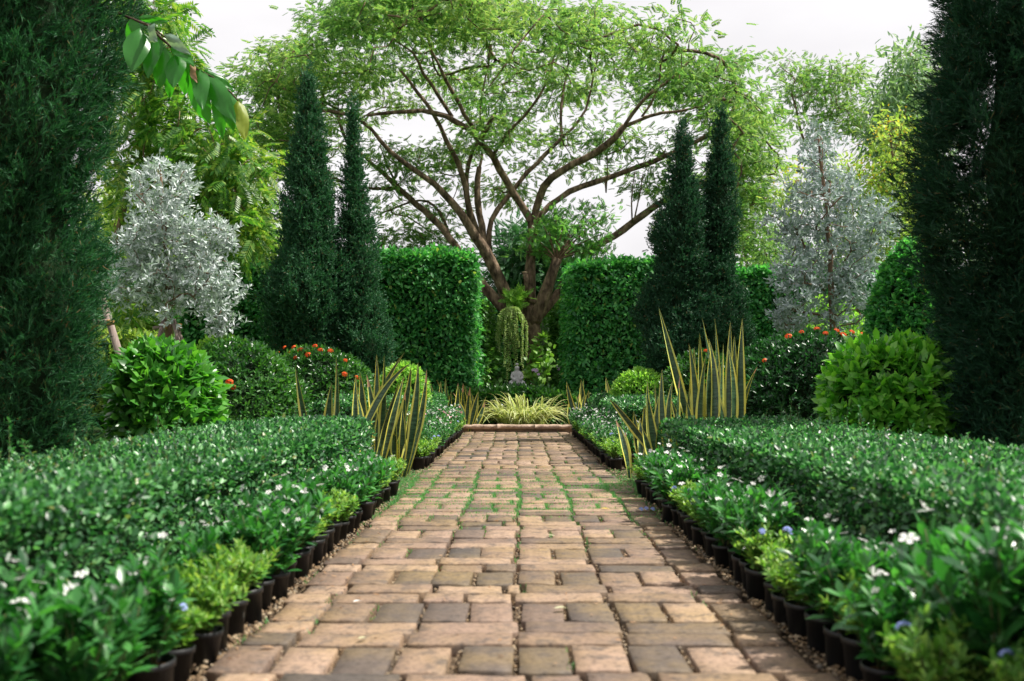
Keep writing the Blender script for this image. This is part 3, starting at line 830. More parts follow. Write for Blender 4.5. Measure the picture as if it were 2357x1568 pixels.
# pale sunlit shrubs further off
SG = 'sunlit shrubs in the distance'
round_bush('sunny yellow-green shrub between left conifer and white-leaved tree', (-8.6, 21.5, 2.3), (1.3, 1.0, 1.3), 1600, .16, .4, 'yellow_green', 5, 1.0, .15, SG, 'shrub', seed=30)
round_bush('sunny pale shrub under the white-leaved tree, behind its stakes', (-6.6, 22.3, 1.9), (1.0, .8, 1.0), 1500, .14, .4, 'lime', 5, 1.0, .15, SG, 'shrub', seed=31)
round_bush('pale green shrub between the bluish tree and right conifer', (8.0, 20.5, 2.7), (1.3, 1.0, 1.5), 2000, .14, .4, 'yellow_green', 5, 1.0, .15, SG, 'shrub', seed=32)
round_bush('bright green shrub behind the bluish tree', (6.7, 20.8, 2.6), (1.0, .9, 1.4), 2000, .13, .4, 'lime', 5, 1.0, .15, SG, 'shrub', seed=33)

# ------------------------------------------------------------------ conifers
def conifer(label, x, y, h, prof, n, L, mat, group, seed, core=.62, lump=.16, gap=None, tpl='conifer', upf=.9, z0=0.0, lean=(0, 0), wr=.55):
    t = thing('conifer', label, 'tree', (x, y, 0), group)
    hs = np.linspace(0, 1, 200); rs = np.array([prof(q) for q in hs])
    w = (rs + .02) / (rs + .02).sum()
    q_ = 11; nt = n // q_                              # foliage grows in tufts
    u = rng.choice(hs, nt, p=w) + rng.uniform(0, 1 / 200, nt)
    th = rng.uniform(0, 2 * math.pi, nt)
    rr = np.interp(u, hs, rs)
    d = np.stack([np.cos(th), np.sin(th), np.zeros(nt)], 1)
    wob = Wob(seed, 2.6); wob2 = Wob(seed + 9, 7.0)
    q = d * rr[:, None]; q[:, 2] = u * h
    s_ = 1 + lump * wob(q) + lump * .8 * wob2(q)
    dep = np.where(rng.random(nt) < .10, -rng.uniform(.02, .26, nt), rng.exponential(.12, nt))
    p = np.array([x, y, 0]) + d * (rr * np.clip(s_ - dep, .05, 2))[:, None]
    p[:, 0] += lean[0] * u; p[:, 1] += lean[1] * u
    p[:, 2] = z0 + u * (h - z0)
    if gap is not None:
        ok = Wob(seed + 3, 3.4)(p) + .8 * Wob(seed + 4, 8.0)(p) > gap
        p, d, u = p[ok], d[ok], u[ok]
    o = unit(d * .9 + np.array([0, 0, upf * .8]) + rnd(len(p)) * .3)
    p = np.repeat(p, q_, 0); d = np.repeat(o, q_, 0); u = np.repeat(u, q_)
    p = p + d * (rng.uniform(-.6, .35, (len(p), 1)) * L) + rnd(len(p)) * L * .28
    k = len(p)
    ax = d * 1.0 + np.array([0, 0, upf * .25]) + rnd(k) * .55
    leaves('foliage', p, ax, rnd(k) + d, .8 * L * rng.uniform(.65, 1.25, k), L * wr, M[mat], tpl, t)
    g = Geo(); g.tube([(x + lean[0] * q, y + lean[1] * q, h * .97 * q) for q in np.linspace(0, 1, 8)], np.linspace(max(.03, .11 * h / 6), .012, 8), 8)
    g.make('trunk', M['bark_dark'], t)
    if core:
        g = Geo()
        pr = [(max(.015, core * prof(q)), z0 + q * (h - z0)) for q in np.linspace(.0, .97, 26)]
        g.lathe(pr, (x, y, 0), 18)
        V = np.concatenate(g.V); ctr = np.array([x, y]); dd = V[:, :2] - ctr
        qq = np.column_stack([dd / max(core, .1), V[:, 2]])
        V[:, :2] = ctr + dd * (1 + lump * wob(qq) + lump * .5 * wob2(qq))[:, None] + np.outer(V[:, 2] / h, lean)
        mesh('inner_shade_core', V, g.F, M['inner'], t, smooth=True)  # added dark core, keeps light from showing through the conifer
    return t

CG = 'conifers standing behind the low hedges'
def spire(rmax, bulge=.35, top=.1):
    def f(q):
        base = .76 + .24 * min(1, q / .34)
        return rmax * base * (1 - max(0, (q - bulge) / (1 - bulge)) ** .95) * (1 if q < .985 else .3)
    return f
def column(r0, r1):
    return lambda q: r0 + (r1 - r0) * q
# foreground pair
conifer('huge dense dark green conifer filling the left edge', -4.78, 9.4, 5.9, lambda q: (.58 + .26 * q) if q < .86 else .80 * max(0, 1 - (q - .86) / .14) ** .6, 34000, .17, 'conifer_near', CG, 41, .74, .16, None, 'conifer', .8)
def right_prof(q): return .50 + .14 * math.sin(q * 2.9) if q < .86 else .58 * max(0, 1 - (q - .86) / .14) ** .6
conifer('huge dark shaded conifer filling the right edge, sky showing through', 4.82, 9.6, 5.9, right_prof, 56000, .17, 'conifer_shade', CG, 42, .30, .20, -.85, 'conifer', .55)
# the two pairs in the middle distance
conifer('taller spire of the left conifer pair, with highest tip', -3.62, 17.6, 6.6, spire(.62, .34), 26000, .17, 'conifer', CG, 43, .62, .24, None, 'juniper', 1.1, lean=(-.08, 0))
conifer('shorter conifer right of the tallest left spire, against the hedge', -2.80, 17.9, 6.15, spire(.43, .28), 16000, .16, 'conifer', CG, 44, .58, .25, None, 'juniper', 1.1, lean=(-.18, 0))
conifer('left one of the dark conifer pair on the right', 2.84, 17.6, 5.62, spire(.58, .42), 21000, .17, 'conifer_half_shade', CG, 45, .60, .24, None, 'juniper', 1.1, lean=(.10, 0))
conifer('right one of the dark right conifer pair, slightly taller and slim', 3.42, 17.9, 5.95, spire(.50, .38), 18000, .16, 'conifer_half_shade', CG, 46, .58, .25, None, 'juniper', 1.1, lean=(.25, 0))

# ------------------------------------------------------------------ branching trees
class Tree:
    def __init__(s): s.p, s.par, s.fix = [], [], []
    def limb(s, pts, rad, parent=None):
        """a traced limb: pts world points; joins the nearest existing node when parent is None"""
        pts = np.asarray(pts, float)
        # resample with Catmull-Rom like smoothing
        seg = np.linalg.norm(np.diff(pts, axis=0), axis=1); cum = np.concatenate([[0], np.cumsum(seg)])
        n = max(3, int(cum[-1] / .35) + 1); tt = np.linspace(0, cum[-1], n)
        q = np.stack([np.interp(tt, cum, pts[:, i]) for i in range(3)], 1)
        for _ in range(2):
            q[1:-1] = (q[:-2] + 2 * q[1:-1] + q[2:]) / 4
        q[1:-1] += rng.normal(size=(n - 2, 3)) * .012
        rr = np.interp(tt / cum[-1], np.linspace(0, 1, len(rad)), rad)
        ids = []; par = parent
        if parent is None and s.p:
            par = int(np.argmin(np.linalg.norm(np.array(s.p) - q[0], axis=1)))
        for a, r in zip(q, rr):
            s.p.append(a); s.par.append(par if par is not None else -1); s.fix.append(r); par = len(s.p) - 1; ids.append(par)
        return ids
    def grow(s, att, rt=.012, wander=.12, prefer_up=.6, rmax=.05, step=.5):
        base = np.array(s.p)
        order = np.argsort([np.linalg.norm(base - a, axis=1).min() for a in att])
        tips = []
        for i in order:
            a = att[i]; Pn = np.array(s.p); dd = a - Pn; dist = np.linalg.norm(dd, axis=1)
            cost = dist + prefer_up * np.maximum(0, Pn[:, 2] - a[2] + .15)
            j = int(np.argmin(cost)); st = Pn[j]
            pj = s.par[j]; dirj = unit(st - np.array(s.p[pj])) if pj >= 0 else np.array([0, 0, 1.0])
            m = max(2, int(dist[j] / step) + 1)
            c = st + (dirj * .45 + unit(dd[j]) * .35) * dist[j] * .6
            par = j
            for t in np.linspace(0, 1, m + 1)[1:]:
                q = (1 - t) ** 2 * st + 2 * t * (1 - t) * c + t * t * a + (rng.normal(size=3) * wander * step * .5 if t < 1 else 0)
                s.p.append(q); s.par.append(par); s.fix.append(None); par = len(s.p) - 1
            tips.append(par)
        s.rt, s.rmax = rt, rmax
        return tips
    def geo(s, kbig=9, split=.06):
        n = len(s.p); cnt = np.zeros(n); kids = [[] for _ in range(n)]
        for i, q in enumerate(s.par):
            if q >= 0: kids[q].append(i)
        for i in range(n - 1, -1, -1):
            if not kids[i]: cnt[i] += 1
            if s.par[i] >= 0: cnt[s.par[i]] += cnt[i]
        rad = np.array([f if f is not None else min(s.rmax, s.rt * c ** .5) for f, c in zip(s.fix, cnt)])
        big, small = Geo(), Geo()
        seen = set()
        for i in range(n):
            if i in seen: continue
            fixed = s.fix[i] is not None
            chain = [i]; seen.add(i); cur = i
            while True:
                ks = [k for k in kids[cur] if k not in seen and (s.fix[k] is not None) == fixed and (s.fix[k] is None or k == cur + 1)]
                if not ks: break
                cur = max(ks, key=lambda k: cnt[k]); chain.append(cur); seen.add(cur)
            pts = [s.p[k] for k in chain]; rr = [rad[k] for k in chain]
            if s.par[i] >= 0:
                pts.insert(0, s.p[s.par[i]]); rr.insert(0, min(rad[s.par[i]], rr[0] * 1.15))
            if len(pts) < 2: continue
            if max(rr) < .004: rr = [max(r, .004) for r in rr]
            if fixed: rr = [r * (1 + .09 * math.sin(7.3 * k_ + i) * math.sin(2.1 * k_)) for k_, r in enumerate(rr)]
            (big if fixed else small).tube(pts, rr, kbig if fixed else (6 if max(rr) > .03 else 4))
        return big, small

SUN_DIR = np.array([math.cos(R(SUN_EL)) * math.sin(R(SUN_AZ)), math.cos(R(SUN_EL)) * math.cos(R(SUN_AZ)), math.sin(R(SUN_EL))])
OUTLINE = [(565, 205), (585, 160), (650, 105), (705, 60), (770, 22), (850, -60), (1100, -60), (1180, 22), (1260, 10), (1400, 22), (1560, 28), (1630, 72), (1680, 125), (1722, 180), (1745, 240), (1770, 300), (1800, 345), (1780, 420), (1770, 620), (1400, 640), (840, 640), (640, 450), (610, 330)]
def inside(x, y, poly):
    c = False; j = len(poly) - 1
    for i in range(len(poly)):
        (xi, yi), (xj, yj) = poly[i], poly[j]
        if (yi > y) != (yj > y) and x < (xj - xi) * (y - yi) / (yj - yi) + xi: c = not c
        j = i
    return c
def rain_tree():
    D0 = 28.0
    T = Tree(); t = thing('rain_tree', 'giant spreading tree with wide umbrella crown in the centre', 'tree', (.38, D0, 0))
    def px(l, d0=0, d1=0):
        k = len(l)
        return [P(x, y, D0 + d0 + (d1 - d0) * (i / max(k - 1, 1))) for i, (x, y) in enumerate(l)]
    pr = D0 / FP * .88
    T.limb([(.46, D0 - .1, -.1), *px([(1228, 900), (1228, 820), (1226, 760), (1223, 715)], -.3, -.2)], [26 * pr, 21 * pr, 19 * pr, 21 * pr, 24 * pr])
    T.limb(px([(1221, 715), (1218, 640), (1222, 580), (1226, 515)], 0, .2), [19 * pr, 15 * pr, 13 * pr, 13 * pr])
    T.limb(px([(1226, 515), (1190, 460), (1160, 405), (1130, 350), (1100, 318)], .2, -1.2), [10.5 * pr, 9 * pr, 8.5 * pr])
    T.limb(px([(1100, 318), (1060, 282), (1000, 255), (920, 256), (845, 266)], -1.2, -3.2), [7.5 * pr, 6 * pr, 3 * pr])
    T.limb(px([(1040, 268), (1005, 215), (975, 170), (950, 120)], -1.8, -3.5), [5.5 * pr, 4 * pr, 2.5 * pr])
    T.limb(px([(1098, 315), (1062, 245), (1030, 190), (1008, 150), (985, 90)], -1.2, -4), [6 * pr, 4.5 * pr, 2.5 * pr])
    T.limb(px([(1105, 322), (1125, 303), (1135, 268)], -1.2, -1.5), [6.5 * pr, 6 * pr, 4.5 * pr])
    T.limb(px([(1138, 352), (1160, 310), (1190, 285), (1220, 255), (1255, 205), (1275, 130)], -.8, -3), [4.5 * pr, 3.5 * pr, 2 * pr])
    T.limb(px([(1228, 512), (1238, 450), (1262, 408), (1300, 388), (1350, 365), (1410, 330), (1437, 290)], .2, -1.5), [10 * pr, 9.5 * pr, 8 * pr])
    T.limb(px([(1437, 290), (1462, 245), (1500, 210), (1550, 180), (1600, 130)], -1.5, -3), [5 * pr, 4 * pr, 2.5 * pr])
    T.limb(px([(1437, 292), (1480, 268), (1530, 256), (1600, 258), (1650, 225)], -1.5, -2.5), [5 * pr, 3.5 * pr, 2 * pr])
    T.limb(px([(1478, 268), (1515, 215), (1525, 175), (1518, 120)], -1.8, -3), [3.2 * pr, 2.6 * pr, 1.8 * pr])
    T.limb(px([(1230, 518), (1255, 478), (1300, 445), (1370, 418), (1440, 395), (1510, 370), (1565, 343), (1640, 308), (1700, 268)], .2, 1.0), [8.5 * pr, 7.5 * pr, 6.5 * pr, 4 * pr])
    # left stems
    T.limb(px([(1212, 735), (1190, 725), (1169, 700), (1152, 653), (1135, 602), (1108, 565), (1089, 540), (1064, 492), (1029, 451), (987, 410), (952, 388), (906, 364), (881, 335), (857, 300)], 0, -2.5),
           [19 * pr, 17 * pr, 15 * pr, 13 * pr, 9.5 * pr, 7 * pr, 6 * pr, 4 * pr])
    T.limb(px([(1112, 570), (1095, 535), (1079, 486), (1071, 423), (1062, 385), (1036, 345), (1012, 282), (987, 247), (955, 204), (920, 160)], .3, -2.5), [10 * pr, 8.5 * pr, 6.5 * pr, 5 * pr, 3 * pr])
    T.limb(px([(1074, 440), (1072, 395), (1075, 358), (1096, 328), (1125, 290)], .6, .2), [6.5 * pr, 5.5 * pr, 5 * pr])
    T.limb(px([(1120, 575), (1108, 520), (1097, 455), (1103, 385)], .6, 1.2), [10 * pr, 9 * pr, 7.5 * pr])
    T.limb(px([(1103, 390), (1120, 330), (1100, 270), (1110, 210), (1125, 150)], 1.2, 2), [4 * pr, 3 * pr, 2 * pr])
    T.limb(px([(1128, 590), (1121, 510), (1167, 455), (1223, 388), (1258, 352), (1294, 317)], .6, 1.2), [8 * pr, 7 * pr, 6 * pr, 5 * pr])
    T.limb(px([(1294, 317), (1290, 233), (1302, 190), (1311, 130)], 1.2, 2), [4.2 * pr, 3.5 * pr, 2.2 * pr])
    T.limb(px([(1296, 315), (1353, 261), (1360, 197), (1378, 125)], 1.2, 1.5), [3.8 * pr, 3.2 * pr, 2 * pr])
    # far left limb
    T.limb(px([(1169, 720), (1140, 690), (1110, 655), (1065, 597), (1043, 552), (994, 500), (952, 465), (913, 430), (878, 395), (839, 360), (800, 330)], .3, 1.5), [16 * pr, 13 * pr, 9.5 * pr, 8.5 * pr, 6 * pr, 3.5 * pr])
    T.limb(px([(918, 433), (853, 437), (800, 425)], 1.0, .5), [5 * pr, 4 * pr, 3 * pr])
    T.limb(px([(915, 430), (893, 385), (880, 350)], 1.2, 1.0), [4 * pr, 3 * pr, 2 * pr])
    T.limb(px([(1035, 545), (1030, 515), (1000, 470), (975, 455), (930, 470), (880, 490)], .9, 3), [4.5 * pr, 3.5 * pr, 2.5 * pr])
    # right low limb and the sawn-off thick limb
    T.limb(px([(1236, 735), (1256, 712), (1290, 668), (1330, 600), (1354, 572), (1411, 550), (1470, 500), (1540, 455), (1620, 420), (1690, 395)], 0, 1.5), [12 * pr, 11 * pr, 10 * pr, 8 * pr, 5 * pr])
    T.limb(px([(1232, 730), (1250, 690), (1270, 640), (1283, 594)], -.3, -.6), [19 * pr, 17 * pr, 15 * pr, 12 * pr])
    T.limb(px([(1219, 690), (1213, 655), (1208, 628)], -.4, -.8), [8 * pr, 7 * pr, 6.5 * pr])
    for (a, b, c) in [((1455, 505), (1452, 430), (1462, 395)), ((1460, 505), (1475, 440), (1480, 400)), ((1395, 455 - 12), (1405, 400), (1398, 370))]:
        T.limb(px([a, b, c], .5, .2), [2.2 * pr, 1.8 * pr, 1.2 * pr])
    # crown: clusters of leaves on a wide, flat dome
    att = []
    def dome(x, y, top):
        r = math.hypot((x - .0) / 7.9, (y - D0) / 7.2)
        return r, top
    tries = 0
    while len(att) < 400 and tries < 30000:
        tries += 1
        r = math.sqrt(rng.random()) * 1.03; a = rng.uniform(0, 2 * math.pi)
        x = -.15 + 7.7 * r * math.cos(a); y = D0 + 6.6 * r * math.sin(a)
        zt = 8.9 + 3.1 * max(0, 1 - r * r) ** .55 - (.9 * max(0, x / 7.7) ** 2)
        z = zt - abs(rng.normal()) * (.55 if r < .8 else .9)
        q = np.array([x, y, z])
        pxx = CX + FP * x / y; pyy = CY - FP * (z - EYE) / y
        if not inside(pxx, pyy, OUTLINE): continue
        if pyy > 250 and 830 < pxx < 1560 and rng.random() < .72: continue
        if np.linalg.norm(np.cross(q - (-.2, 26.2, 2.2), SUN_DIR)) < 2.7: continue  # crown opened along the sun ray to let light reach the trunk
        if any(((pxx - gx) / gw) ** 2 + ((pyy - gy) / gh) ** 2 < 1 for gx, gy, gw, gh in GAPS): continue
        if att and np.min(np.linalg.norm((np.array(att) - q) * (1, 1, 1.6), axis=1)) < .50: continue
        att.append(q)
    nd = len(att)
    # drooping right flank and left flank, and loose sprays hung inside the crown
    def zone(n, x0, x1, y0, y1, z0, z1, dmin=.35):
        k = tr = 0
        while k < n and tr < 4000:
            tr += 1
            q = P(rng.uniform(x0, x1), rng.uniform(y0, y1), rng.uniform(z0, z1))
            if np.min(np.linalg.norm(np.array(att) - q, axis=1)) < dmin: continue
            if np.linalg.norm(np.cross(q - (-.2, 26.2, 2.2), SUN_DIR)) < 2.0: continue  # sprays left out as well, to keep that sun opening clear
            att.append(q); k += 1
    zone(44, 1670, 1775, 260, 480, 26, 31); zone(24, 1670, 1770, 440, 620, 27, 31); zone(26, 1560, 1700, 120, 300, 25, 30)
    zone(40, 560, 720, 170, 330, 25, 30); zone(18, 600, 720, 320, 420, 26, 30)
    zone(22, 840, 1060, 470, 590, 29, 32, .3); zone(10, 960, 1080, 330, 430, 28, 30, .3); zone(12, 860, 960, 330, 470, 28, 31)
    zone(9, 1090, 1200, 265, 340, 26.3, 27.5, .25); zone(8, 1180, 1350, 200, 330, 29, 32); zone(7, 1270, 1400, 270, 420, 29, 31)
    zone(8, 1480, 1560, 330, 440, 28, 29.5, .3); zone(7, 1380, 1460, 290, 350, 27, 28.5, .3); zone(10, 1130, 1230, 370, 470, 29, 32)
    zone(8, 1530, 1600, 420, 560, 28, 30, .3)
    T.grow(att, .0135, .2, .5, .06, .5)
    big, small = T.geo()
    for f, m_ in zip(small.F, small.M): big.F.append(tuple(v + big.n for v in f)); big.M.append(m_)
    big.V += small.V
    big.make('trunk', M['bark'], t)
    # leaves, laid out flat round each cluster
    C = np.array(att); m = 50
    n = len(C) * m
    off = rng.normal(size=(len(C), m, 3)) * np.array([.36, .36, .10])
    p = (C[:, None] + off).reshape(-1, 3)
    rad = unit(off.reshape(-1, 3) * (1, 1, .3) + 1e-6)
    ax = rad + rnd(n) * .5 + np.array([0, 0, -.15]); up = np.array([0, 0, 1.0]) + rnd(n) * .35
    L = rng.uniform(.14, .28, n)
    leaves('crown', p, ax, up, L, L, M['rain'], 'feather', t)
    # fresh growth sprouting from the sawn limb
    S = Geo(); sp = []
    b0 = P(1281, 600, 27.4)
    for i in range(26):
        e = P(rng.uniform(1190, 1415), rng.uniform(465, 590), rng.uniform(27.1, 28.9))
        c = (b0 + e) / 2 + np.array([0, 0, .25])
        pts = [(1 - q) ** 2 * b0 + 2 * q * (1 - q) * c + q * q * e for q in np.linspace(0, 1, 6)]
        S.tube(pts, np.linspace(.028, .006, 6), 5)
        for q in np.linspace(.5, 1, 8): sp.append((1 - q) ** 2 * b0 + 2 * q * (1 - q) * c + q * q * e)
    S.make('sprout_branches', M['bark_tan'], t)
    sp = np.repeat(np.array(sp), 6, 0); k = len(sp); sp = sp + rng.normal(size=(k, 3)) * (.2, .2, .14)
    leaves('sprout_foliage', sp, rnd(k) + (0, 0, .1), rnd(k) * .4 + (0, 0, 1), rng.uniform(.14, .26, k), .2, M['sprout'], 'feather', t)
    # pale sawn face at the end of the stub
    g = Geo(); e = P(1208, 627, 27.2); g.lathe([(.075, -.012), (.08, .004), (.062, .012)], e, 12)
    g.make('cut_end', M['cut_wood'], t)
GAPS = [(1470, 335, 75, 70), (1300, 480, 160, 90), (905, 285, 60, 40), (1440, 560, 80, 60), (950, 560, 110, 40), (1240, 330, 40, 40), (1010, 350, 30, 60), (880, 330, 40, 30), (1170, 430, 80, 60), (1330, 420, 60, 40), (1410, 250, 50, 60)]
rain_tree()

def leafy_tree(name, label, base, tops, att, mat, leaf, m, spread, L, group=None, bark='bark_tan', r0=.09, tpl='oval', asp=.45, ros=None, rt=.008, flat=False, lift=0., extra=None):
    T = Tree(); t = thing(name, label, 'tree', (base[0], base[1], 0), group)
    first = None
    for k, tp in enumerate(tops):
        T.limb([base, *tp], [r0, r0 * .6, r0 * .22], None if k else None)
    att = np.asarray(att)
    T.grow(att, rt, .14, .5, r0 * .5, .35)
    big, small = T.geo(8)
    if small.V:
        for f, m_ in zip(small.F, small.M): big.F.append(tuple(v + big.n for v in f)); big.M.append(m_)
        big.V += small.V
    big.make('trunk', M[bark], t)
    n = len(att) * m
    off = rng.normal(size=(len(att), m, 3)) * np.array(spread)
    p = (att[:, None] + off).reshape(-1, 3)
    out = unit(off.reshape(-1, 3) + 1e-6)
    if ros:
        A = rosettes(p, out + rnd(n) * .4 + np.array([0, 0, .5]), ros, 1.0, np.full(n, L), np.full(n, L * asp), .3, .3)
        leaves('crown', *A, M[mat], tpl, t)
    else:
        ax = out + rnd(n) * .5 + np.array([0, 0, lift]); up = np.array([0, 0, 1.0]) + rnd(n) * .4
        Ls = L * rng.uniform(.7, 1.25, n)
        W = Ls if tpl in ('feather', 'spray_leaf') else Ls * asp
        leaves('crown', p, ax, up, Ls, W, M[mat], tpl, t)
    if extra:
        mt, cnt = extra
        idx = rng.choice(len(att), cnt); q = np.repeat(att[idx], 14, 0) + rng.normal(size=(cnt * 14, 3)) * np.array(spread)
        leaves('blossoms', q, rnd(len(q)) + (0, 0, .5), rnd(len(q)), .07, .05, M[mt], 'oval', t)
    return t

def blob_att(n, regions, z0, z1, dmin):
    """cluster centres inside pixel-sized ellipses (cx, cy, rx, ry, weight)"""
    att = []; w = np.array([r[4] for r in regions], float); w /= w.sum(); tr = 0
    while len(att) < n and tr < 40000:
        tr += 1
        c = regions[rng.choice(len(regions), p=w)]
        a, r = rng.uniform(0, 6.28), math.sqrt(rng.random())
        q = P(c[0] + c[2] * r * math.cos(a), c[1] + c[3] * r * math.sin(a), rng.uniform(z0, z1))
        if q[2] < .3: continue
        if att and np.min(np.linalg.norm(np.array(att) - q, axis=1)) < dmin: continue
        att.append(q)
    return att

# white-leaved tree on the left with its stakes, and the bluish one on the right
WT = P(385, 884, 16.2); WT[2] = 0
leafy_tree('silver_tree', 'white-leaved silver tree held by wooden stakes, left of the conifers', WT, [[P(388, 700, 16.2), P(380, 560, 16.1), P(370, 400, 16.0)], [P(392, 690, 16.2), P(450, 600, 16.3), P(510, 560, 16.4)], [P(385, 690, 16.2), P(320, 600, 16), P(290, 560, 15.8)]],
           blob_att(150, [(372, 440, 62, 65, 1.3), (395, 530, 95, 55, 1.6), (330, 560, 55, 50, .8), (480, 570, 80, 45, 1.2), (330, 650, 90, 48, 1.6), (420, 650, 90, 48, 1.4), (490, 680, 60, 55, 1.1), (385, 705, 45, 14, .3), (515, 755, 22, 18, .15)], 15.5, 16.9, .17),
           'silver', None, 17, (.115, .115, .10), .105, 'silver leaved trees', 'bark_tan', .085, 'oval', .36, 5)
BT = P(1920, 884, 16.4); BT[2] = 0
leafy_tree('silver_tree', 'silver-leaved tree in painted bluish shade between the right conifers and dark right edge', BT, [[P(1918, 700, 16.4), P(1905, 520, 16.3), P(1885, 320, 16.2)], [P(1925, 700, 16.4), P(1985, 580, 16.5), P(2020, 520, 16.6)], [P(1915, 690, 16.4), P(1860, 590, 16.3), P(1800, 560, 16.2)]],
           blob_att(165, [(1885, 350, 32, 55, .6), (1890, 440, 75, 50, 1.2), (1830, 500, 60, 50, .9), (1930, 520, 110, 60, 1.6), (2010, 520, 55, 50, .7), (1900, 610, 120, 50, 1.8), (1830, 600, 60, 40, .6), (2000, 640, 60, 60, .9), (1880, 690, 100, 50, 1.3), (1960, 710, 60, 50, .7), (1820, 735, 40, 30, .5)], 15.6, 17.2, .17),
           'silver_shade', None, 15, (.12, .12, .11), .10, 'silver leaved trees', 'bark_tan', .085, 'oval', .36, 5)

def stakes(label, poles, bars, z, group):
    a = np.mean([P(*p[0], z) for p in poles], 0)
    t = thing('tree_support', label, 'tree support', (a[0], a[1], 0), group)
    for i, (a, b, w, dz) in enumerate(poles):
        g = Geo(); p0, p1 = P(*a, z + dz), P(*b, z + dz * .3); d = unit(p1 - p0)
        p0 = p0 - d * (p0[2] / d[2])
        g.tube([p0, (p0 + p1) / 2 + rng.normal(size=3) * .006, p1], [w, w * .95, w * .9], 8)
        g.make('pole', M['stake'], t)
    for (a, b, w) in bars:
        g = Geo(); g.tube([P(*a, z - .12), P(*b, z - .10)], w, 8); g.make('crossbar', M['stake'], t)
        g = Geo(); g.tube([P(b[0] - 1, b[1] - 6, z - .10), P(b[0] - 1, b[1] + 6, z - .10)], w * 1.25, 8); g.make('lashing', M['rope'], t)
stakes('lashed wooden poles propping the white-leaved tree trunk', [((362, 795), (376, 735), .035, -.3), ((413, 795), (397, 735), .038, -.35), ((424, 795), (400, 735), .033, .1), ((368, 795), (382, 735), .033, .3)],
       [((352, 756), (381, 752), .03), ((398, 752), (414, 751), .03)], 16.2, 'wooden tree stakes')
stakes('leaning weathered pole with crossbar at the edge of the left conifer', [((262, 775), (233, 680), .055, 0)], [((215, 742), (255, 742), .04)], 13.2, 'wooden tree stakes')

# trees behind
leafy_tree('drooping_tree', 'tree with drooping yellow-green leaf sprays behind the left conifer', np.array([-9.3, 19.5, 0]),
           [[P(250, 620, 19.5), P(300, 420, 19.5), P(330, 200, 19.2)], [P(255, 600, 19.5), P(400, 470, 19.5), P(520, 380, 19)], [P(250, 640, 19.5), P(420, 560, 19.3), P(560, 500, 19)], [P(262, 520, 19.5), P(380, 330, 19.2), P(480, 290, 19)]],
           blob_att(185, [(320, 90, 60, 70, .9), (380, 110, 50, 50, .5), (330, 240, 70, 90, 1.2), (430, 300, 90, 70, 1.2), (520, 360, 70, 50, 1), (330, 350, 60, 50, .7), (480, 430, 110, 60, 1.3), (560, 410, 50, 40, .5), (540, 500, 70, 60, 1), (310, 420, 40, 60, .5), (270, 600, 40, 120, .6), (330, 10, 40, 30, .4)], 18.3, 20.6, .24),
           'droop', None, 12, (.24, .24, .2), .44, None, 'bark_tan', .12, 'spray_leaf', .4, None, .009, lift=-.35)
leafy_tree('background_tree', 'airy green tree beyond the bluish tree, standing against the sky', np.array([13.0, 36.0, 0]),
           [[P(1935, 500, 36), P(1850, 330, 36), P(1830, 240, 35.5)], [P(1935, 480, 36), P(1880, 320, 36), P(1900, 230, 36)], [P(1940, 500, 36), P(1960, 330, 36), P(1985, 280, 36)]],
           blob_att(85, [(1850, 190, 55, 50, .8), (1800, 150, 18, 22, .12), (1920, 190, 60, 50, 1), (1960, 260, 65, 45, 1), (1880, 280, 60, 30, .5), (2000, 300, 40, 40, .5)], 34.5, 37, .38),
           'rain', None, 30, (.34, .34, .18), .22, None, 'bark_tan', .16, 'feather', .4, None, .012)
leafy_tree('background_tree', 'tall narrow grey-green tree behind the right foreground conifer', np.array([12.9, 32.0, 0]),
           [[P(2105, 500, 32), P(2100, 300, 32), P(2095, 120, 32)]],
           blob_att(150, [(2100, 160, 45, 45, .8), (2100, 240, 75, 60, 1.3), (2060, 300, 45, 70, .8), (2110, 350, 70, 60, 1), (2025, 330, 22, 40, .3), (2090, 450, 70, 80, 1)], 30.5, 33.5, .36),
           'euca', None, 60, (.26, .26, .3), .26, None, 'bark_tan', .16, 'oval', .3, None, .012, lift=-.5)
leafy_tree('background_tree', 'pale tree with yellow blossoms behind the bluish tree', np.array([10.2, 26.0, 0]),
           [[P(2070, 600, 26), P(2060, 450, 26), P(2050, 300, 26)], [P(2070, 640, 26), P(2000, 520, 26), P(1960, 440, 26)], [P(2080, 600, 26), P(2110, 450, 26), P(2120, 400, 26)]],
           blob_att(200, [(2050, 330, 45, 60, .8), (2060, 440, 65, 60, 1.2), (2000, 450, 60, 60, .8), (2070, 560, 75, 70, 1.2), (1980, 560, 70, 60, .8), (1940, 400, 40, 40, .3), (2060, 660, 70, 50, .7), (1830, 440, 40, 50, .3)], 25, 27, .30),
           'yellow_green', None, 34, (.22, .22, .22), .17, None, 'bark_tan', .12, 'oval', .36, None, .009, extra=('yellow_flower', 55))
leafy_tree('background_tree', 'dark green tree seen through the fork of the giant tree', np.array([.6, 42.0, 0]),
           [[P(1222, 740, 42), P(1225, 640, 42), P(1225, 560, 42)]],
           blob_att(150, [(1225, 620, 95, 75, 1.5), (1170, 680, 50, 60, .6), (1290, 690, 60, 60, .6), (1225, 720, 110, 60, 1), (1225, 560, 50, 30, .3)], 40, 44, .42),
           'back', None, 34, (.42, .42, .36), .42, None, 'bark_dark', .2, 'feather', .4, None, .014)
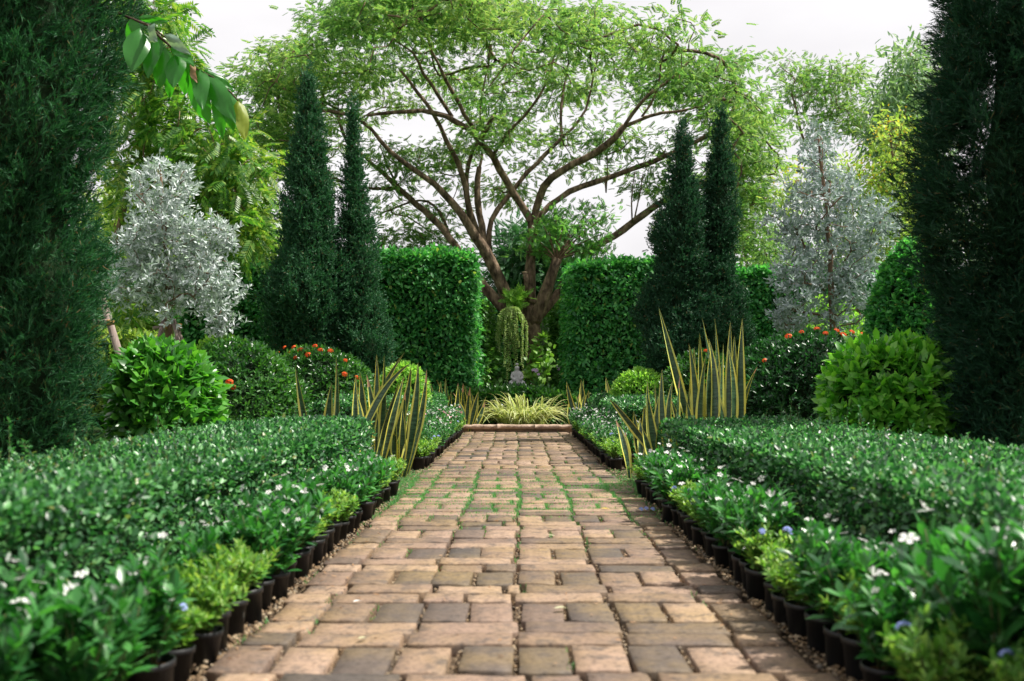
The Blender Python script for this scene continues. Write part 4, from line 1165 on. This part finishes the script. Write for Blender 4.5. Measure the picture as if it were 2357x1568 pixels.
leafy_tree('background_tree', 'dense tree filling the gap behind the drooping-leaved tree', np.array([-13.5, 34.0, 0]),
           [[P(280, 600, 34), P(300, 500, 34), P(300, 420, 34)], [P(290, 640, 34), P(430, 560, 34), P(540, 520, 34)]],
           blob_att(260, [(300, 560, 90, 110, 1.3), (440, 600, 110, 80, 1.3), (560, 580, 70, 80, 1), (300, 710, 110, 70, 1), (470, 710, 130, 60, 1), (600, 560, 40, 60, .4)], 32, 36, .5),
           'yellow_green', None, 30, (.4, .4, .3), .38, None, 'bark_tan', .2, 'feather', .4, None, .014)
leafy_tree('background_tree', 'blue-green tree filling the gap behind the right conifers', np.array([9.6, 40.0, 0]),
           [[P(1745, 700, 40), P(1750, 600, 40), P(1760, 520, 40)]],
           blob_att(200, [(1750, 560, 60, 70, 1), (1760, 660, 80, 70, 1), (1850, 640, 90, 80, 1), (1960, 650, 80, 80, .8), (2150, 600, 90, 140, 1.2), (2300, 560, 80, 160, 1)], 38, 42, .6),
           'euca', None, 40, (.45, .45, .4), .30, None, 'bark_tan', .2, 'oval', .4, None, .014)

def far_wood():
    n = 26000; wob = Wob(77, .35); side = np.where(rng.random(n) < .5, -1, 1)
    y = rng.uniform(-10, 75, n); x = side * (24 + .12 * y + np.abs(rng.normal(size=n)) * 2.5)
    back = rng.random(n) < .25
    x = np.where(back, rng.uniform(-45, 45, n), x); y = np.where(back, 74 + np.abs(rng.normal(size=n)) * 3, y)
    q = np.stack([x, y, np.zeros(n)], 1); top = np.where(back, 3.0, 6.5) + wob(q) * np.where(back, .5, 1.6)
    z = top * np.clip(1 - rng.exponential(.28, n), .02, 1)
    p = np.stack([x + wob(q + 9) * 1.5 * ~back, y, z], 1)
    o = leaves('far_wood', p, rnd(n) + (0, 0, -.1), rnd(n) * .5 + (0, 0, 1), rng.uniform(.6, 1.1, n), .8, M['back'], 'feather')
    tag(o, 'distant wood of green trees closing off the garden all round', 'wood', kind='stuff')
far_wood()

def broadleaf():
    z = 8.9
    t = thing('broadleaf_tree', 'large-leaved branch reaching out from behind the left conifer', 'tree', (-5.9, 11.2, 0))
    g = Geo(); pts = [(-5.9, 11.2, 0), (-5.8, 11.1, 1.6), (-5.6, 10.9, 3.2), (-5.3, 10.6, 4.5)]
    g.tube(pts, [.09, .08, .065, .05], 8); g.make('trunk', M['bark_tan'], t)
    g = Geo(); br = [np.array(pts[-1]), P(225, 10, 10.6), P(285, 36, 9.7), P(308, 45, z + .25), P(340, 58, z), P(375, 92, z), P(410, 122, z), P(450, 158, z), P(490, 178, z), P(530, 212, z - .05), P(548, 232, z - .1)]
    g.tube(br, np.linspace(.016, .006, len(br)), 6); g.make('branch', M['bark_dark'], t)
    for (a, b, w, mt, dz) in [((323, 66), (303, 167), 58, 'big_leaf', -.15), ((343, 58), (365, 98), 36, 'grey_leaf', -.2), ((379, 108), (369, 204), 46, 'big_leaf', .05), ((409, 122), (399, 204), 46, 'big_leaf', -.1),
                              ((439, 146), (455, 192), 18, 'brown_leaf', -.1), ((440, 152), (486, 285), 62, 'big_leaf', .05), ((478, 172), (545, 288), 46, 'big_leaf', -.12), ((500, 195), (513, 320), 34, 'big_leaf', .1),
                              ((548, 230), (563, 325), 34, 'yellow_leaf', .0), ((389, 150), (391, 225), 26, 'big_leaf', .15), ((318, 40), (388, 50), 17, 'big_leaf', .1), ((362, 84), (343, 182), 46, 'big_leaf', -.05), ((425, 128), (428, 218), 42, 'big_leaf', .12), ((462, 160), (468, 256), 40, 'big_leaf', -.18), ((520, 205), (538, 302), 40, 'big_leaf', .06), ((395, 105), (448, 158), 28, 'big_leaf', -.15), ((300, 44), (322, 128), 44, 'big_leaf', .1), ((379, 78), (442, 128), 26, 'grey_leaf', -.1), ((470, 160), (540, 215), 20, 'big_leaf', .15)]:
        p0, p1 = P(*a, z), P(*b, z + dz); L = np.linalg.norm(p1 - p0); W = w * z / FP
        ax = unit(p1 - p0); sd = unit(np.cross(ax, np.array([.25 * rng.normal(), -1, .25 * rng.normal()]))); nn = np.cross(sd, ax)
        V, F = [], []
        us = np.linspace(0, 1, 9); vsn = np.linspace(-1, 1, 5)
        for u in us:
            hw = W / 2 * max(.03, math.sin(math.pi * u ** .8) ** .7)
            for v in vsn:
                V.append(p0 + ax * u * L + sd * v * hw + nn * (-.25 * abs(v) * hw + .10 * L * math.sin(u * 2.6)) + nn * .012 * math.sin(7 * u + 3 * v))
        F = [(i * 5 + j, i * 5 + j + 1, (i + 1) * 5 + j + 1, (i + 1) * 5 + j) for i in range(8) for j in range(4)]
        o = mesh('leaf', V, F, M[mt], t, smooth=True)
        if mt != 'big_leaf': o['label'] = {'grey_leaf': 'grey-green upturned leaf', 'brown_leaf': 'withered brown curled leaf', 'yellow_leaf': 'yellowing leaf at the branch tip'}[mt]
broadleaf()

# ------------------------------------------------------------------ snake plants
def blade(parent, base, tip, w, bend=0.0, face=None):
    base, tip = np.asarray(base, float), np.asarray(tip, float)
    d = tip - base; Ln = np.linalg.norm(d)
    ctrl = base + d * .55 + np.array([rng.normal() * .06 * Ln, rng.normal() * .07 * Ln, bend * Ln])
    n, ax_prev = 14, None
    a0 = rng.normal() * .4 if face is None else face
    V, F, mi = [], [], []
    tw = rng.normal() * .35; tipn = int(rng.integers(1, 4)) if rng.random() < .16 else 0
    cols = np.array([-1, -.71, -.65, 0, .65, .71, 1.0])
    for i in range(n + 1):
        u = i / n
        q = (1 - u) ** 2 * base + 2 * u * (1 - u) * ctrl + u * u * tip
        tg = unit(2 * (1 - u) * (ctrl - base) + 2 * u * (tip - ctrl))
        ang = a0 + tw * u
        sd = np.array([math.cos(ang), math.sin(ang), 0]); sd = unit(sd - tg * (sd @ tg)); nn = np.cross(sd, tg)
        hw = w / 2 * (min(1, .42 + 1.3 * u) if u < .45 else 1.0) * (1 - max(0, (u - .42) / .58) ** 1.55) + .0012
        for c in cols:
            V.append(q + sd * c * hw + nn * (.42 * c * c * hw + .05 * hw * math.sin(9 * u + c * 2)))
    k = len(cols)
    for i in range(n):
        for j in range(k - 1):
            F.append((i * k + j, i * k + j + 1, (i + 1) * k + j + 1, (i + 1) * k + j)); mi.append(2 if (i >= n - tipn) else 1 if j in (0, 1, 4, 5) else 0)
    return mesh('leaf', V, F, [M['snake'], M['snake_edge'], M['brown_leaf']], parent, mi, True)

def snake(label, z, traces, w, group, extra=0):
    ground = CY + FP * EYE / z
    xs = [b[0] for b, t in traces]
    c = P(np.mean(xs), ground, z)
    t = thing('snake_plant', label, 'plant', (c[0], c[1], 0), group)
    for (b, tp) in traces:
        zz = z + rng.uniform(-.35, .35); gr = CY + FP * EYE / zz
        sl = (b[0] - tp[0]) / max(b[1] - tp[1], 1)
        bx = b[0] + sl * .35 * (gr - b[1])
        bend = .22 if abs(sl) > .6 else .03
        blade(t, P(bx, gr, zz), P(tp[0], tp[1], zz + rng.normal() * .1), w * rng.uniform(.8, 1.2), bend)
    return t
lt = lambda l: [((662.9 + .1644 * a, 791.8 + .1644 * b), (662.9 + .1644 * c, 791.8 + .1644 * d)) for a, b, c, d in l]
rt = lambda l: [((1362.7 + .2231 * a, 699.7 + .2231 * b), (1362.7 + .2231 * c, 699.7 + .2231 * d)) for a, b, c, d in l]
SN = 'yellow-edged snake plants'
snake('two broad snake plant leaves rising alone from the left low hedge', 11.3, lt([(640, 960, 675, 180), (575, 960, 615, 545)]), .11, SN)
snake('single tilted snake plant leaf rising from the left low hedge', 11.5, lt([(310, 1000, 105, 320)]), .115, SN)
snake('crowded snake plant clump with crossed leaves beside the left pots', 11.0, lt([
    (1060, 900, 1010, 400), (1200, 1000, 1240, 140), (1300, 700, 1350, 160), (1180, 1000, 1630, 120), (1150, 900, 1720, 270), (1250, 1400, 1560, 520), (1400, 1000, 1620, 460), (1720, 1200, 1940, 360),
    (1680, 1000, 1820, 260), (1400, 1200, 1720, 320), (1650, 1400, 1860, 1020), (1530, 1300, 1430, 780), (1640, 1500, 1690, 960), (1720, 1500, 1800, 1050), (1450, 1280, 1360, 960), (960, 1040, 950, 430),
    (1000, 1040, 960, 690), (1250, 1250, 1280, 800), (1200, 760, 1100, 430), (1580, 1350, 1600, 900), (1500, 1500, 1520, 1000), (1330, 1300, 1320, 850), (1600, 1200, 1640, 640)]), .098, SN)
snake('tall upright snake plant clump behind the right low hedge', 11.3, rt([
    (1010, 850, 690, 40), (1330, 700, 1135, 140), (1040, 800, 1000, 410), (1140, 1100, 1110, 300), (1200, 900, 1205, 360), (1280, 700, 1265, 150), (1340, 900, 1355, 410), (1430, 900, 1430, 180), (1480, 800, 1470, 330),
    (1560, 1000, 1552, 150), (1580, 1140, 1705, 650), (1400, 950, 1460, 500), (1400, 1130, 1250, 740), (1520, 1000, 1500, 570), (1210, 1120, 1240, 700), (1300, 1130, 1290, 960), (1090, 1130, 1040, 830), (1020, 1130, 1000, 900),
    (1200, 1130, 1310, 600), (1480, 1050, 1530, 700), (1060, 700, 1055, 440), (1250, 1100, 1230, 450), (1380, 1100, 1400, 430), (1150, 1100, 1180, 520), (1500, 1100, 1440, 620)]), .105, SN)
snake('low spreading snake plant clump with an arching leaf, right path edge', 10.9, rt([
    (630, 1370, 180, 985), (620, 1500, 570, 780), (690, 1400, 650, 820), (840, 1150, 835, 790), (900, 1000, 905, 740), (960, 1130, 970, 1000), (780, 1200, 725, 670), (720, 1150, 710, 900), (640, 1130, 580, 960),
    (820, 1420, 700, 1130), (340, 1450, 245, 1195), (490, 1350, 430, 1110), (600, 1450, 520, 1290), (720, 1450, 705, 1200), (490, 1560, 490, 1180), (840, 1420, 800, 1270), (930, 1150, 820, 1000), (390, 1560, 340, 1320),
    (660, 1500, 690, 1000), (560, 1500, 540, 1050)]), .098, SN)
far = lambda x0, x1, y0, y1, n: [((x := rng.uniform(x0, x1), 960), (x + rng.normal() * 16, rng.uniform(y0, y1))) for _ in range(n)]
snake('distant snake plants at the left end of the path, before the tall hedge', 20.2, far(985, 1050, 868, 915, 10), .12, SN)
snake('distant snake plants beside the left of the striped grass', 21.0, far(1062, 1100, 880, 935, 12), .12, SN)
snake('distant snake plants beside the right of the striped grass', 21.0, far(1312, 1352, 868, 935, 12), .12, SN)
snake('distant snake plants before the tall right hedge, near lime bush', 20.2, far(1375, 1450, 868, 910, 12), .12, SN)

# ------------------------------------------------------------------ striped grass clump
def striped(label, cx, cy_, n, L, spread):
    t = thing('striped_grass', label, 'plant', (cx, cy_, .1), None)
    V, F, mi = [], [], []
    for i in range(n):
        a = rng.uniform(0, 6.28); r0 = math.sqrt(rng.random()) * spread
        b = np.array([cx + r0 * math.cos(a) * 1.5, cy_ + r0 * math.sin(a) * .6, .1])
        a2 = a + rng.normal() * .6; ln = L * rng.uniform(.55, 1.15); out = rng.uniform(.4, 1.1)
        d = np.array([math.cos(a2), math.sin(a2) * .8, 0]); w = rng.uniform(.024, .042)
        base = len(V)
        for k in range(9):
            u = k / 8
            q = b + d * ln * out * u ** 1.1 + np.array([0, 0, ln * (1.5 * u * (1 - .25 * out) - (.35 + .75 * out) * u * u * .95)])
            sd = np.array([-d[1], d[0], 0]); sd = unit(sd); hw = w / 2 * (1 - u ** 2.2) * 1.3 + .001
            for c in (-1, -.3, .3, 1): V.append(q + sd * c * hw + np.array([0, 0, abs(c) * hw * .5]))
        for k in range(8):
            for j in range(3):
                F.append((base + k * 4 + j, base + k * 4 + j + 1, base + k * 4 + j + 5, base + k * 4 + j + 4)); mi.append(1 if j == 1 else 0)
    mesh('foliage', V, F, [M['spider'], M['spider_mid']], t, mi, True)
striped('arching cream and green striped grass clump at the path end', .12, 21.6, 230, .98, .36)
striped('small striped grass tuft left of the kerb, beside snake plants', -1.05, 21.4, 50, .7, .12)

# ------------------------------------------------------------------ pedestal, statue, things round the trunk
def pedestal():
    c = P(1212, 884, 23.7)
    t = thing('stone_pedestal', 'dark stone slab on a post under the small statue', 'pedestal', (c[0], c[1], 0))
    g = Geo(); g.box((c[0], c[1], .92), (.50, .42, .07), 0, 0, .004); g.make('slab', M['dark_stone'], t, False)
    g = Geo(); g.lathe([(.16, 0), (.15, .08), (.09, .14), (.08, .78), (.14, .885)], (c[0], c[1], 0), 12); g.make('post', M['dark_stone'], t)
    return c
pc = pedestal()

def statue():
    b = np.array([P(1190, 884, 23.65)[0], 23.65, .957])
    me = bpy.data.meshes.new('stone_statue')
    J = [(0, 0, .07), (0, 0, .16), (0, -.01, .235), (0, -.012, .275), (0, -.02, .325), (0, -.022, .365),
         (.075, 0, .225), (.10, -.02, .15), (.05, -.085, .10), (-.075, 0, .225), (-.10, -.02, .15), (-.05, -.085, .10),
         (.06, -.02, .05), (.14, -.07, .04), (.03, -.125, .03), (-.06, -.02, .05), (-.14, -.07, .04), (-.03, -.125, .035)]
    E = [(0, 1), (1, 2), (2, 3), (3, 4), (4, 5), (2, 6), (6, 7), (7, 8), (2, 9), (9, 10), (10, 11), (0, 12), (12, 13), (13, 14), (0, 15), (15, 16), (16, 17)]
    rad = [.085, .075, .062, .032, .058, .035, .036, .030, .022, .036, .030, .022, .058, .045, .026, .058, .045, .026]
    me.from_pydata([tuple(np.array(j)) for j in J], E, [])
    o = bpy.data.objects.new('stone_statue', me); COL.objects.link(o); o.location = b; o.scale = (1.3, 1.3, 1.3)
    o.modifiers.new('skin', 'SKIN').use_smooth_shade = True
    for v, r in zip(me.skin_vertices[0].data, rad): v.radius = (r, r)
    me.skin_vertices[0].data[0].use_root = True
    s2 = o.modifiers.new('smooth', 'SUBSURF'); s2.levels = 2; s2.render_levels = 2
    me.materials.append(M['stone'])
    tag(o, 'small pale stone seated figure on the dark slab', 'statue')
    g = Geo(); g.lathe([(.030, .0), (.036, .012), (.022, .028), (.006, .036)], b + (0, -.02, .378), 10); g.make('hair_knot', M['stone'], o)
statue()

def vine_leaves(name, label, pts, n, L, mat, cat='plant', asp=.75):
    pts = np.array(pts); c = pts.mean(0)
    t = thing(name, label, cat, (c[0], c[1], 0))
    k = rng.integers(0, len(pts), n); p = pts[k] + rng.normal(size=(n, 3)) * (.16, .12, .12)
    ax = rnd(n) * .6 + np.array([0, -.5, -.35]); up = np.array([0, -.8, .7]) + rnd(n) * .35
    leaves('foliage', p, ax, up, L * rng.uniform(.6, 1.2, n), L * asp, M[mat], 'long', t)
    g = Geo()
    for i in range(6):
        q = pts[rng.integers(0, len(pts))]; g.tube([(q[0], q[1] + .1, .05), (q[0] + rng.normal() * .05, q[1] + .08, q[2] * .5), q], [.012, .01, .006], 5)
    g.make('stems', M['twig'], t)
vine_leaves('trailing_vine', 'bright yellow-green heart-leaved vine at the foot of the trunk', [P(x, y, 27.3) for x, y in [(1235, 830), (1250, 820), (1225, 845), (1240, 855), (1262, 835), (1215, 860), (1245, 875), (1230, 800)]], 230, .17, 'lime')
vine_leaves('trailing_vine', 'darker leafy vine left of the trunk foot', [P(x - 8, y, 27.3) for x, y in [(1165, 850), (1155, 830), (1175, 830), (1160, 870), (1150, 855)]], 130, .17, 'sprout')

def tassel():
    c = P(1181, 712, 26.9)
    t = thing('tassel_fern', 'pale green tassel fern hanging in long strands from the trunk', 'fern', tuple(c))
    V, F, n0 = [], [], 0; pp, aa, LL = [], [], []; g = Geo()
    ends = [(1152, 775), (1158, 800), (1165, 760), (1171, 835), (1177, 868), (1182, 845), (1190, 800), (1196, 852), (1201, 862), (1209, 830), (1214, 856), (1221, 812), (1160, 745), (1186, 770), (1204, 790)]
    for (x, y) in ends:
        x -= 10
        e = P(x, y + 8, 26.6 + rng.uniform(-.2, .1)); m = P(x + rng.normal() * 3, 737 + rng.uniform(-20, 12), 26.6 + rng.uniform(-.2, .1))
        us = np.linspace(0, 1, 46)[:, None]
        q = np.where(us < .3, c + (m - c) * us / .3 + np.array([0, -.05, .12]) * np.sin(us / .3 * math.pi), m + (e - m) * (us - .3) / .7)
        g.tube(q[::5], .008, 4)
        for k in range(len(q)):
            for _ in range(9):
                pp.append(q[k] + rng.normal(size=3) * .007); aa.append(rng.normal(size=3) * (1, 1, .25) + (0, 0, -.45)); LL.append(.055 * (1.15 - .4 * us[k, 0]))
    LL = np.array(LL)
    g.make('strands', M['twig'], t)
    leaves('foliage', pp, np.array(aa), rnd(len(pp)), LL, LL * .42, M['fern'], 'diamond', t)
    q = np.repeat([P(1187, 700, 27.3), P(1180, 690, 27.4), P(1195, 685, 27.4)], 45, 0) + rng.normal(size=(135, 3)) * (.10, .08, .08)
    t2 = thing('fork_fern', 'bushy light green fern growing in the trunk fork', 'fern', tuple(P(1187, 695, 27.35)))
    leaves('foliage', q, rnd(135) + (0, -.3, .5), rnd(135), rng.uniform(.2, .34, 135), .22, M['lime'], 'feather', t2)
    g = Geo(); bb = P(1187, 716, 27.35); g.tube([bb, bb + (0, 0, .15)], [.05, .02], 6); g.make('rootstock', M['bark_dark'], t2)
tassel()

def hanging_pot():
    c = P(1249, 788, 27.3)
    t = thing('hanging_pot', 'small grey pot with fern hanging beside the trunk', 'hanging pot', tuple(c))
    g = Geo(); g.lathe([(.065, -.08), (.07, -.075), (.095, .08), (.104, .08), (.104, .10), (.09, .10), (.085, .07)], c, 14); g.make('pot', M['grey_pot'], t)
    g = Geo()
    for a in (0, 2.1, 4.2): g.tube([c + (.1 * math.cos(a), .1 * math.sin(a), .09), c + (0, 0, .55)], .004, 4)
    g.tube([c + (0, 0, .55), P(1242, 735, 27.6)], .004, 4); g.make('hanger', M['dark_stone'], t)
    q = np.repeat([c + (0, 0, .11)], 60, 0); leaves('foliage', q + rng.normal(size=(60, 3)) * .03, rnd(60) * (1, 1, .5) + (0, 0, .5), rnd(60) * .3 + (0, 0, 1), rng.uniform(.12, .24, 60), .14, M['lime'], 'feather', t)
hanging_pot()

def orchid(label, px, py, z, foot):
    c = P(px, py, z)
    t = thing('orchid', label, 'flower', (c[0], c[1], foot))
    g = Geo()
    g.tube([(c[0] + .03, c[1] + .03, foot), (c[0] + .02, c[1], (foot + c[2]) / 2), c], [.008, .006, .004], 5); g.make('stem', M['twig'], t)
    n = 8; leaves('foliage', np.repeat([[c[0] + .03, c[1] + .03, foot + .02]], n, 0), rnd(n) * (1, 1, .3) + (0, 0, .9), rnd(n), .22, .05, M['sprout'], 'long', t)
    for i in range(6):
        v, f = flower5(5, .035, .034)
        q = c + rng.normal(size=3) * (.07, .02, .03)
        mesh('flower', orient(v, (rng.normal() * .3, -1, .3)) + q, f, M['petal_lilac'], t)
orchid('lilac orchid spray beside the statue on the slab', 1233, 855, 23.7, .957)
orchid('lilac orchid spray right of the trunk, against the dark hedge', 1283, 845, 26.0, .1)

# ------------------------------------------------------------------ potted plants
def pot_parts(t, soil=True):
    g = Geo(); g.lathe([(.056, 0), (.060, .003), (.073, .128), (.079, .128), (.0805, .150), (.076, .152), (.072, .148), (.069, .120), (.064, .118)], k=22)
    p = g.make('pot', M['pot'], t)
    g = Geo(); g.lathe([(.066, .116), (.064, .124), (.04, .130), (.012, .132)], k=14)
    V = np.concatenate(g.V); V[:, 2] += rng.normal(size=len(V)) * .003
    mesh('soil', V, g.F, M['soil'], p)
def stems_plant(t, nst, h, out, k, L, asp, mat, tpl, nodes_, arch, tilt=1.0):
    g = Geo(); A = [[], [], [], [], []]; tips = []
    for i in range(nst):
        a = i * 2.4 + rng.normal() * .3; o = out * rng.uniform(.25, 1.0) * (1 if i else .1); hh = h * rng.uniform(.7, 1.05)
        b = np.array([.018 * math.cos(a), .018 * math.sin(a), .13])
        e = np.array([o * math.cos(a), o * math.sin(a), .13 + hh - arch * o]); c = (b + e) / 2 + np.array([0, 0, .12 * hh + arch * o * .8])
        f = lambda q: (1 - q) ** 2 * b + 2 * q * (1 - q) * c + q * q * e
        g.tube([f(q) for q in np.linspace(0, 1, 6)], np.linspace(.0042, .0018, 6), 4)
        pts = np.array([f(q) for q in np.linspace(.25, 1, nodes_)]) + rng.normal(size=(nodes_, 3)) * .012
        dr = unit(e - b) + rnd(nodes_) * .25 + np.array([0, 0, .3])
        sz = L * np.linspace(1.05, .8, nodes_)
        for X, Y in zip(A, rosettes(pts, dr, k, tilt, sz, sz * asp, .25, .7)): X.append(Y)
        tips.append((e, unit(e - c)))
    g.make('stems', M['twig'], t)
    leaves('foliage', *[np.concatenate(X) for X in A], M[mat], tpl, t)
    return tips
def add_flower(t, kind, pos, d, s=1.0):
    if kind == 'white': kind = ('white', 'white', 'white_b', 'white_c')[int(rng.integers(0, 4))]
    f = FLW[kind].copy(); COL.objects.link(f); f.parent = t; f.location = pos
    d = unit(np.array(d)); f.rotation_euler = (math.atan2(math.hypot(d[0], d[1]), d[2]), 0, math.atan2(d[0], -d[1]))
    f.scale = (s, s, s)

KIND = {}
def proto(kind, v):
    rx = thing('potted_plant', 'x', 'potted plant', (0, 0, 0))
    pot_parts(rx)
    if kind == 'white':
        tips = stems_plant(rx, 11, .33, .17, 6, .088, .36, 'gardenia', 'long', 6, .12)
        for (e, d) in [tips[i] for i in rng.permutation(11)[:3 + v % 3]]:
            add_flower(rx, 'white', e + d * .03 + (0, 0, .03), d + rng.normal(size=3) * .4 + (0, -.25, .3), rng.uniform(.55, .95))
    elif kind == 'blue':
        tips = stems_plant(rx, 18, .22, .135, 5, .047, .42, 'plumbago', 'oval', 7, .35)
        for (e, d) in [tips[i] for i in rng.permutation(18)[:1 + v % 2]]:
            add_flower(rx, 'blue', e + (0, 0, .03), d + (0, 0, .6), rng.uniform(.8, 1.1))
    elif kind == 'green':
        stems_plant(rx, 18, .22, .14, 5, .046, .42, 'plumbago', 'oval', 7, .35)
    elif kind == 'pink':
        tips = stems_plant(rx, 10, .30, .16, 5, .07, .4, 'gardenia', 'oval', 5, .12)
        for (e, d) in [tips[i] for i in rng.permutation(10)[:5]]:
            add_flower(rx, 'pink', e + d * .02 + (0, 0, .03), d + rng.normal(size=3) * .4 + (0, -.3, .3), rng.uniform(.6, .85))
    elif kind == 'bloom':
        tips = stems_plant(rx, 13, .34, .17, 5, .062, .4, 'low_hedge', 'oval', 6, .12)
        for (e, d) in [tips[i] for i in rng.permutation(13)[:5]]:
            add_flower(rx, 'white', e + d * .02 + (0, 0, .03), d + rng.normal(size=3) * .4 + (0, -.3, .3), rng.uniform(.5, .75))
    return rx
for k, n in (('white', 4), ('blue', 4), ('green', 3), ('pink', 2), ('bloom', 3)):
    KIND[k] = [proto(k, v) for v in range(n)]
LOOK = {'white': 'white-flowered glossy potted shrub', 'blue': 'pale blue-flowered potted plumbago', 'green': 'small-leaved yellow-green potted plumbago', 'pink': 'pink-flowered potted plant', 'bloom': 'potted plant dotted with small white flowers'}
used = set()
def place(kind, x, y, s, where, group):
    i = int(rng.integers(0, len(KIND[kind]))); src = KIND[kind][i]
    o = src if (kind, i) not in used else copy_tree(src)
    used.add((kind, i))
    o.location = (x, y, -.03); o.rotation_euler = (rng.normal() * .05, rng.normal() * .05, rng.uniform(0, 6.28)); o.scale = (s, s, s)
    o['label'] = LOOK[kind] + ', ' + where; o['group'] = group
for side, sg in (('left', -1), ('right', 1)):
    # front row, near stretch
    y, i = 2.72, 0
    seq = ['white', 'blue', 'green', 'white', 'blue', 'green', 'blue', 'white']
    while y < 9.25:
        cuts = [3.35, 4.35, 5.5, 6.5, 8.3] if side == 'left' else [4.0, 4.8, 6.1, 6.9, 8.5]
        k = 'white' if sum(y > c_ for c_ in cuts) % 2 == 0 else ('blue' if rng.random() < .45 else 'green')
        if rng.random() < .12: k = seq[int(rng.integers(0, len(seq)))]
        place(k, sg * (1.17 + rng.normal() * .018), y + rng.normal() * .022, rng.uniform(.9, 1.08), f'{ordinal(i)} from the front in the {side} outer row', f'pots along the {side} path edge')
        y += rng.uniform(.19, .25); i += 1
    for j, (xx, yy, sc) in enumerate([(1.36, 2.8, 1.35), (1.38, 3.2, 1.2), (1.40, 2.5, 1.15)] if side == 'right' else [(1.40, 2.85, 1.05), (1.42, 2.55, 1.1)]):
        place('white', sg * xx, yy, sc, f'large, {ORD[j]} in the near {side} corner', f'pots between {side} path edge and low hedge')
    # second row behind them
    y, i = 2.55, 0
    while y < 9.2:
        k = 'white' if rng.random() < .8 else 'blue'
        if y > 3.3 and rng.random() < .72: y += .3; continue
        place(k, sg * (1.34 + rng.normal() * .02), y + rng.normal() * .03, rng.uniform(.8, 1.0), f'{ordinal(i)} from the front in the {side} inner row', f'pots between {side} path edge and low hedge')
        y += .30; i += 1
    # beyond the grassy crossing
    y, i = 11.75, 0
    while y < 20.2:
        r = rng.random()
        k = ('pink' if (r < .3 and side == 'left' and y > 15) else 'bloom' if r < .62 else 'blue' if r < .85 else 'green')
        if i < 2: k = 'green' if i == 0 else 'blue'
        place(k, sg * (1.16 + rng.normal() * .012), y + rng.normal() * .012, rng.uniform(.95, 1.12), f'{ordinal(i)} in the far {side} outer row', f'pots along the far {side} path edge')
        y += .235; i += 1
    y, i = 12.2, 0
    while y < 20.0:
        k = 'bloom' if rng.random() < .75 else ('pink' if side == 'left' else 'blue')
        place(k, sg * (1.36 + rng.normal() * .02), y + rng.normal() * .03, rng.uniform(1.1, 1.3), f'{ordinal(i)} in the far {side} inner row', f'pots between far {side} path edge and hedge')
        y += .36; i += 1
# the prototypes that were never placed are removed
for k in KIND:
    for i, o in enumerate(KIND[k]):
        if (k, i) not in used:
            for ch in list(o.children_recursive): bpy.data.objects.remove(ch)
            bpy.data.objects.remove(o)

# blue flower sprig lying on the path edge
b = P(1490, 1184, 7.62)
t = thing('flower_sprig', 'pale blue flower sprig lying on the bricks by the right pots', 'flower', (b[0], b[1], .005))
g = Geo(); g.tube([b * (1, 1, 0) + (.12, .02, .01), b * (1, 1, 0) + (0, 0, .04)], .003, 4); g.make('stem', M['twig'], t)
leaves('foliage', np.array([b * (1, 1, 0) + (.05 + .02 * i, 0, .03) for i in range(7)]), rnd(7) + (0, 0, .3), rnd(7), .045, .02, M['plumbago'], 'oval', t)
for i in range(3): add_flower(t, 'blue', (-.05 + .045 * i, rng.normal() * .02, .035), (0, -.3, 1))
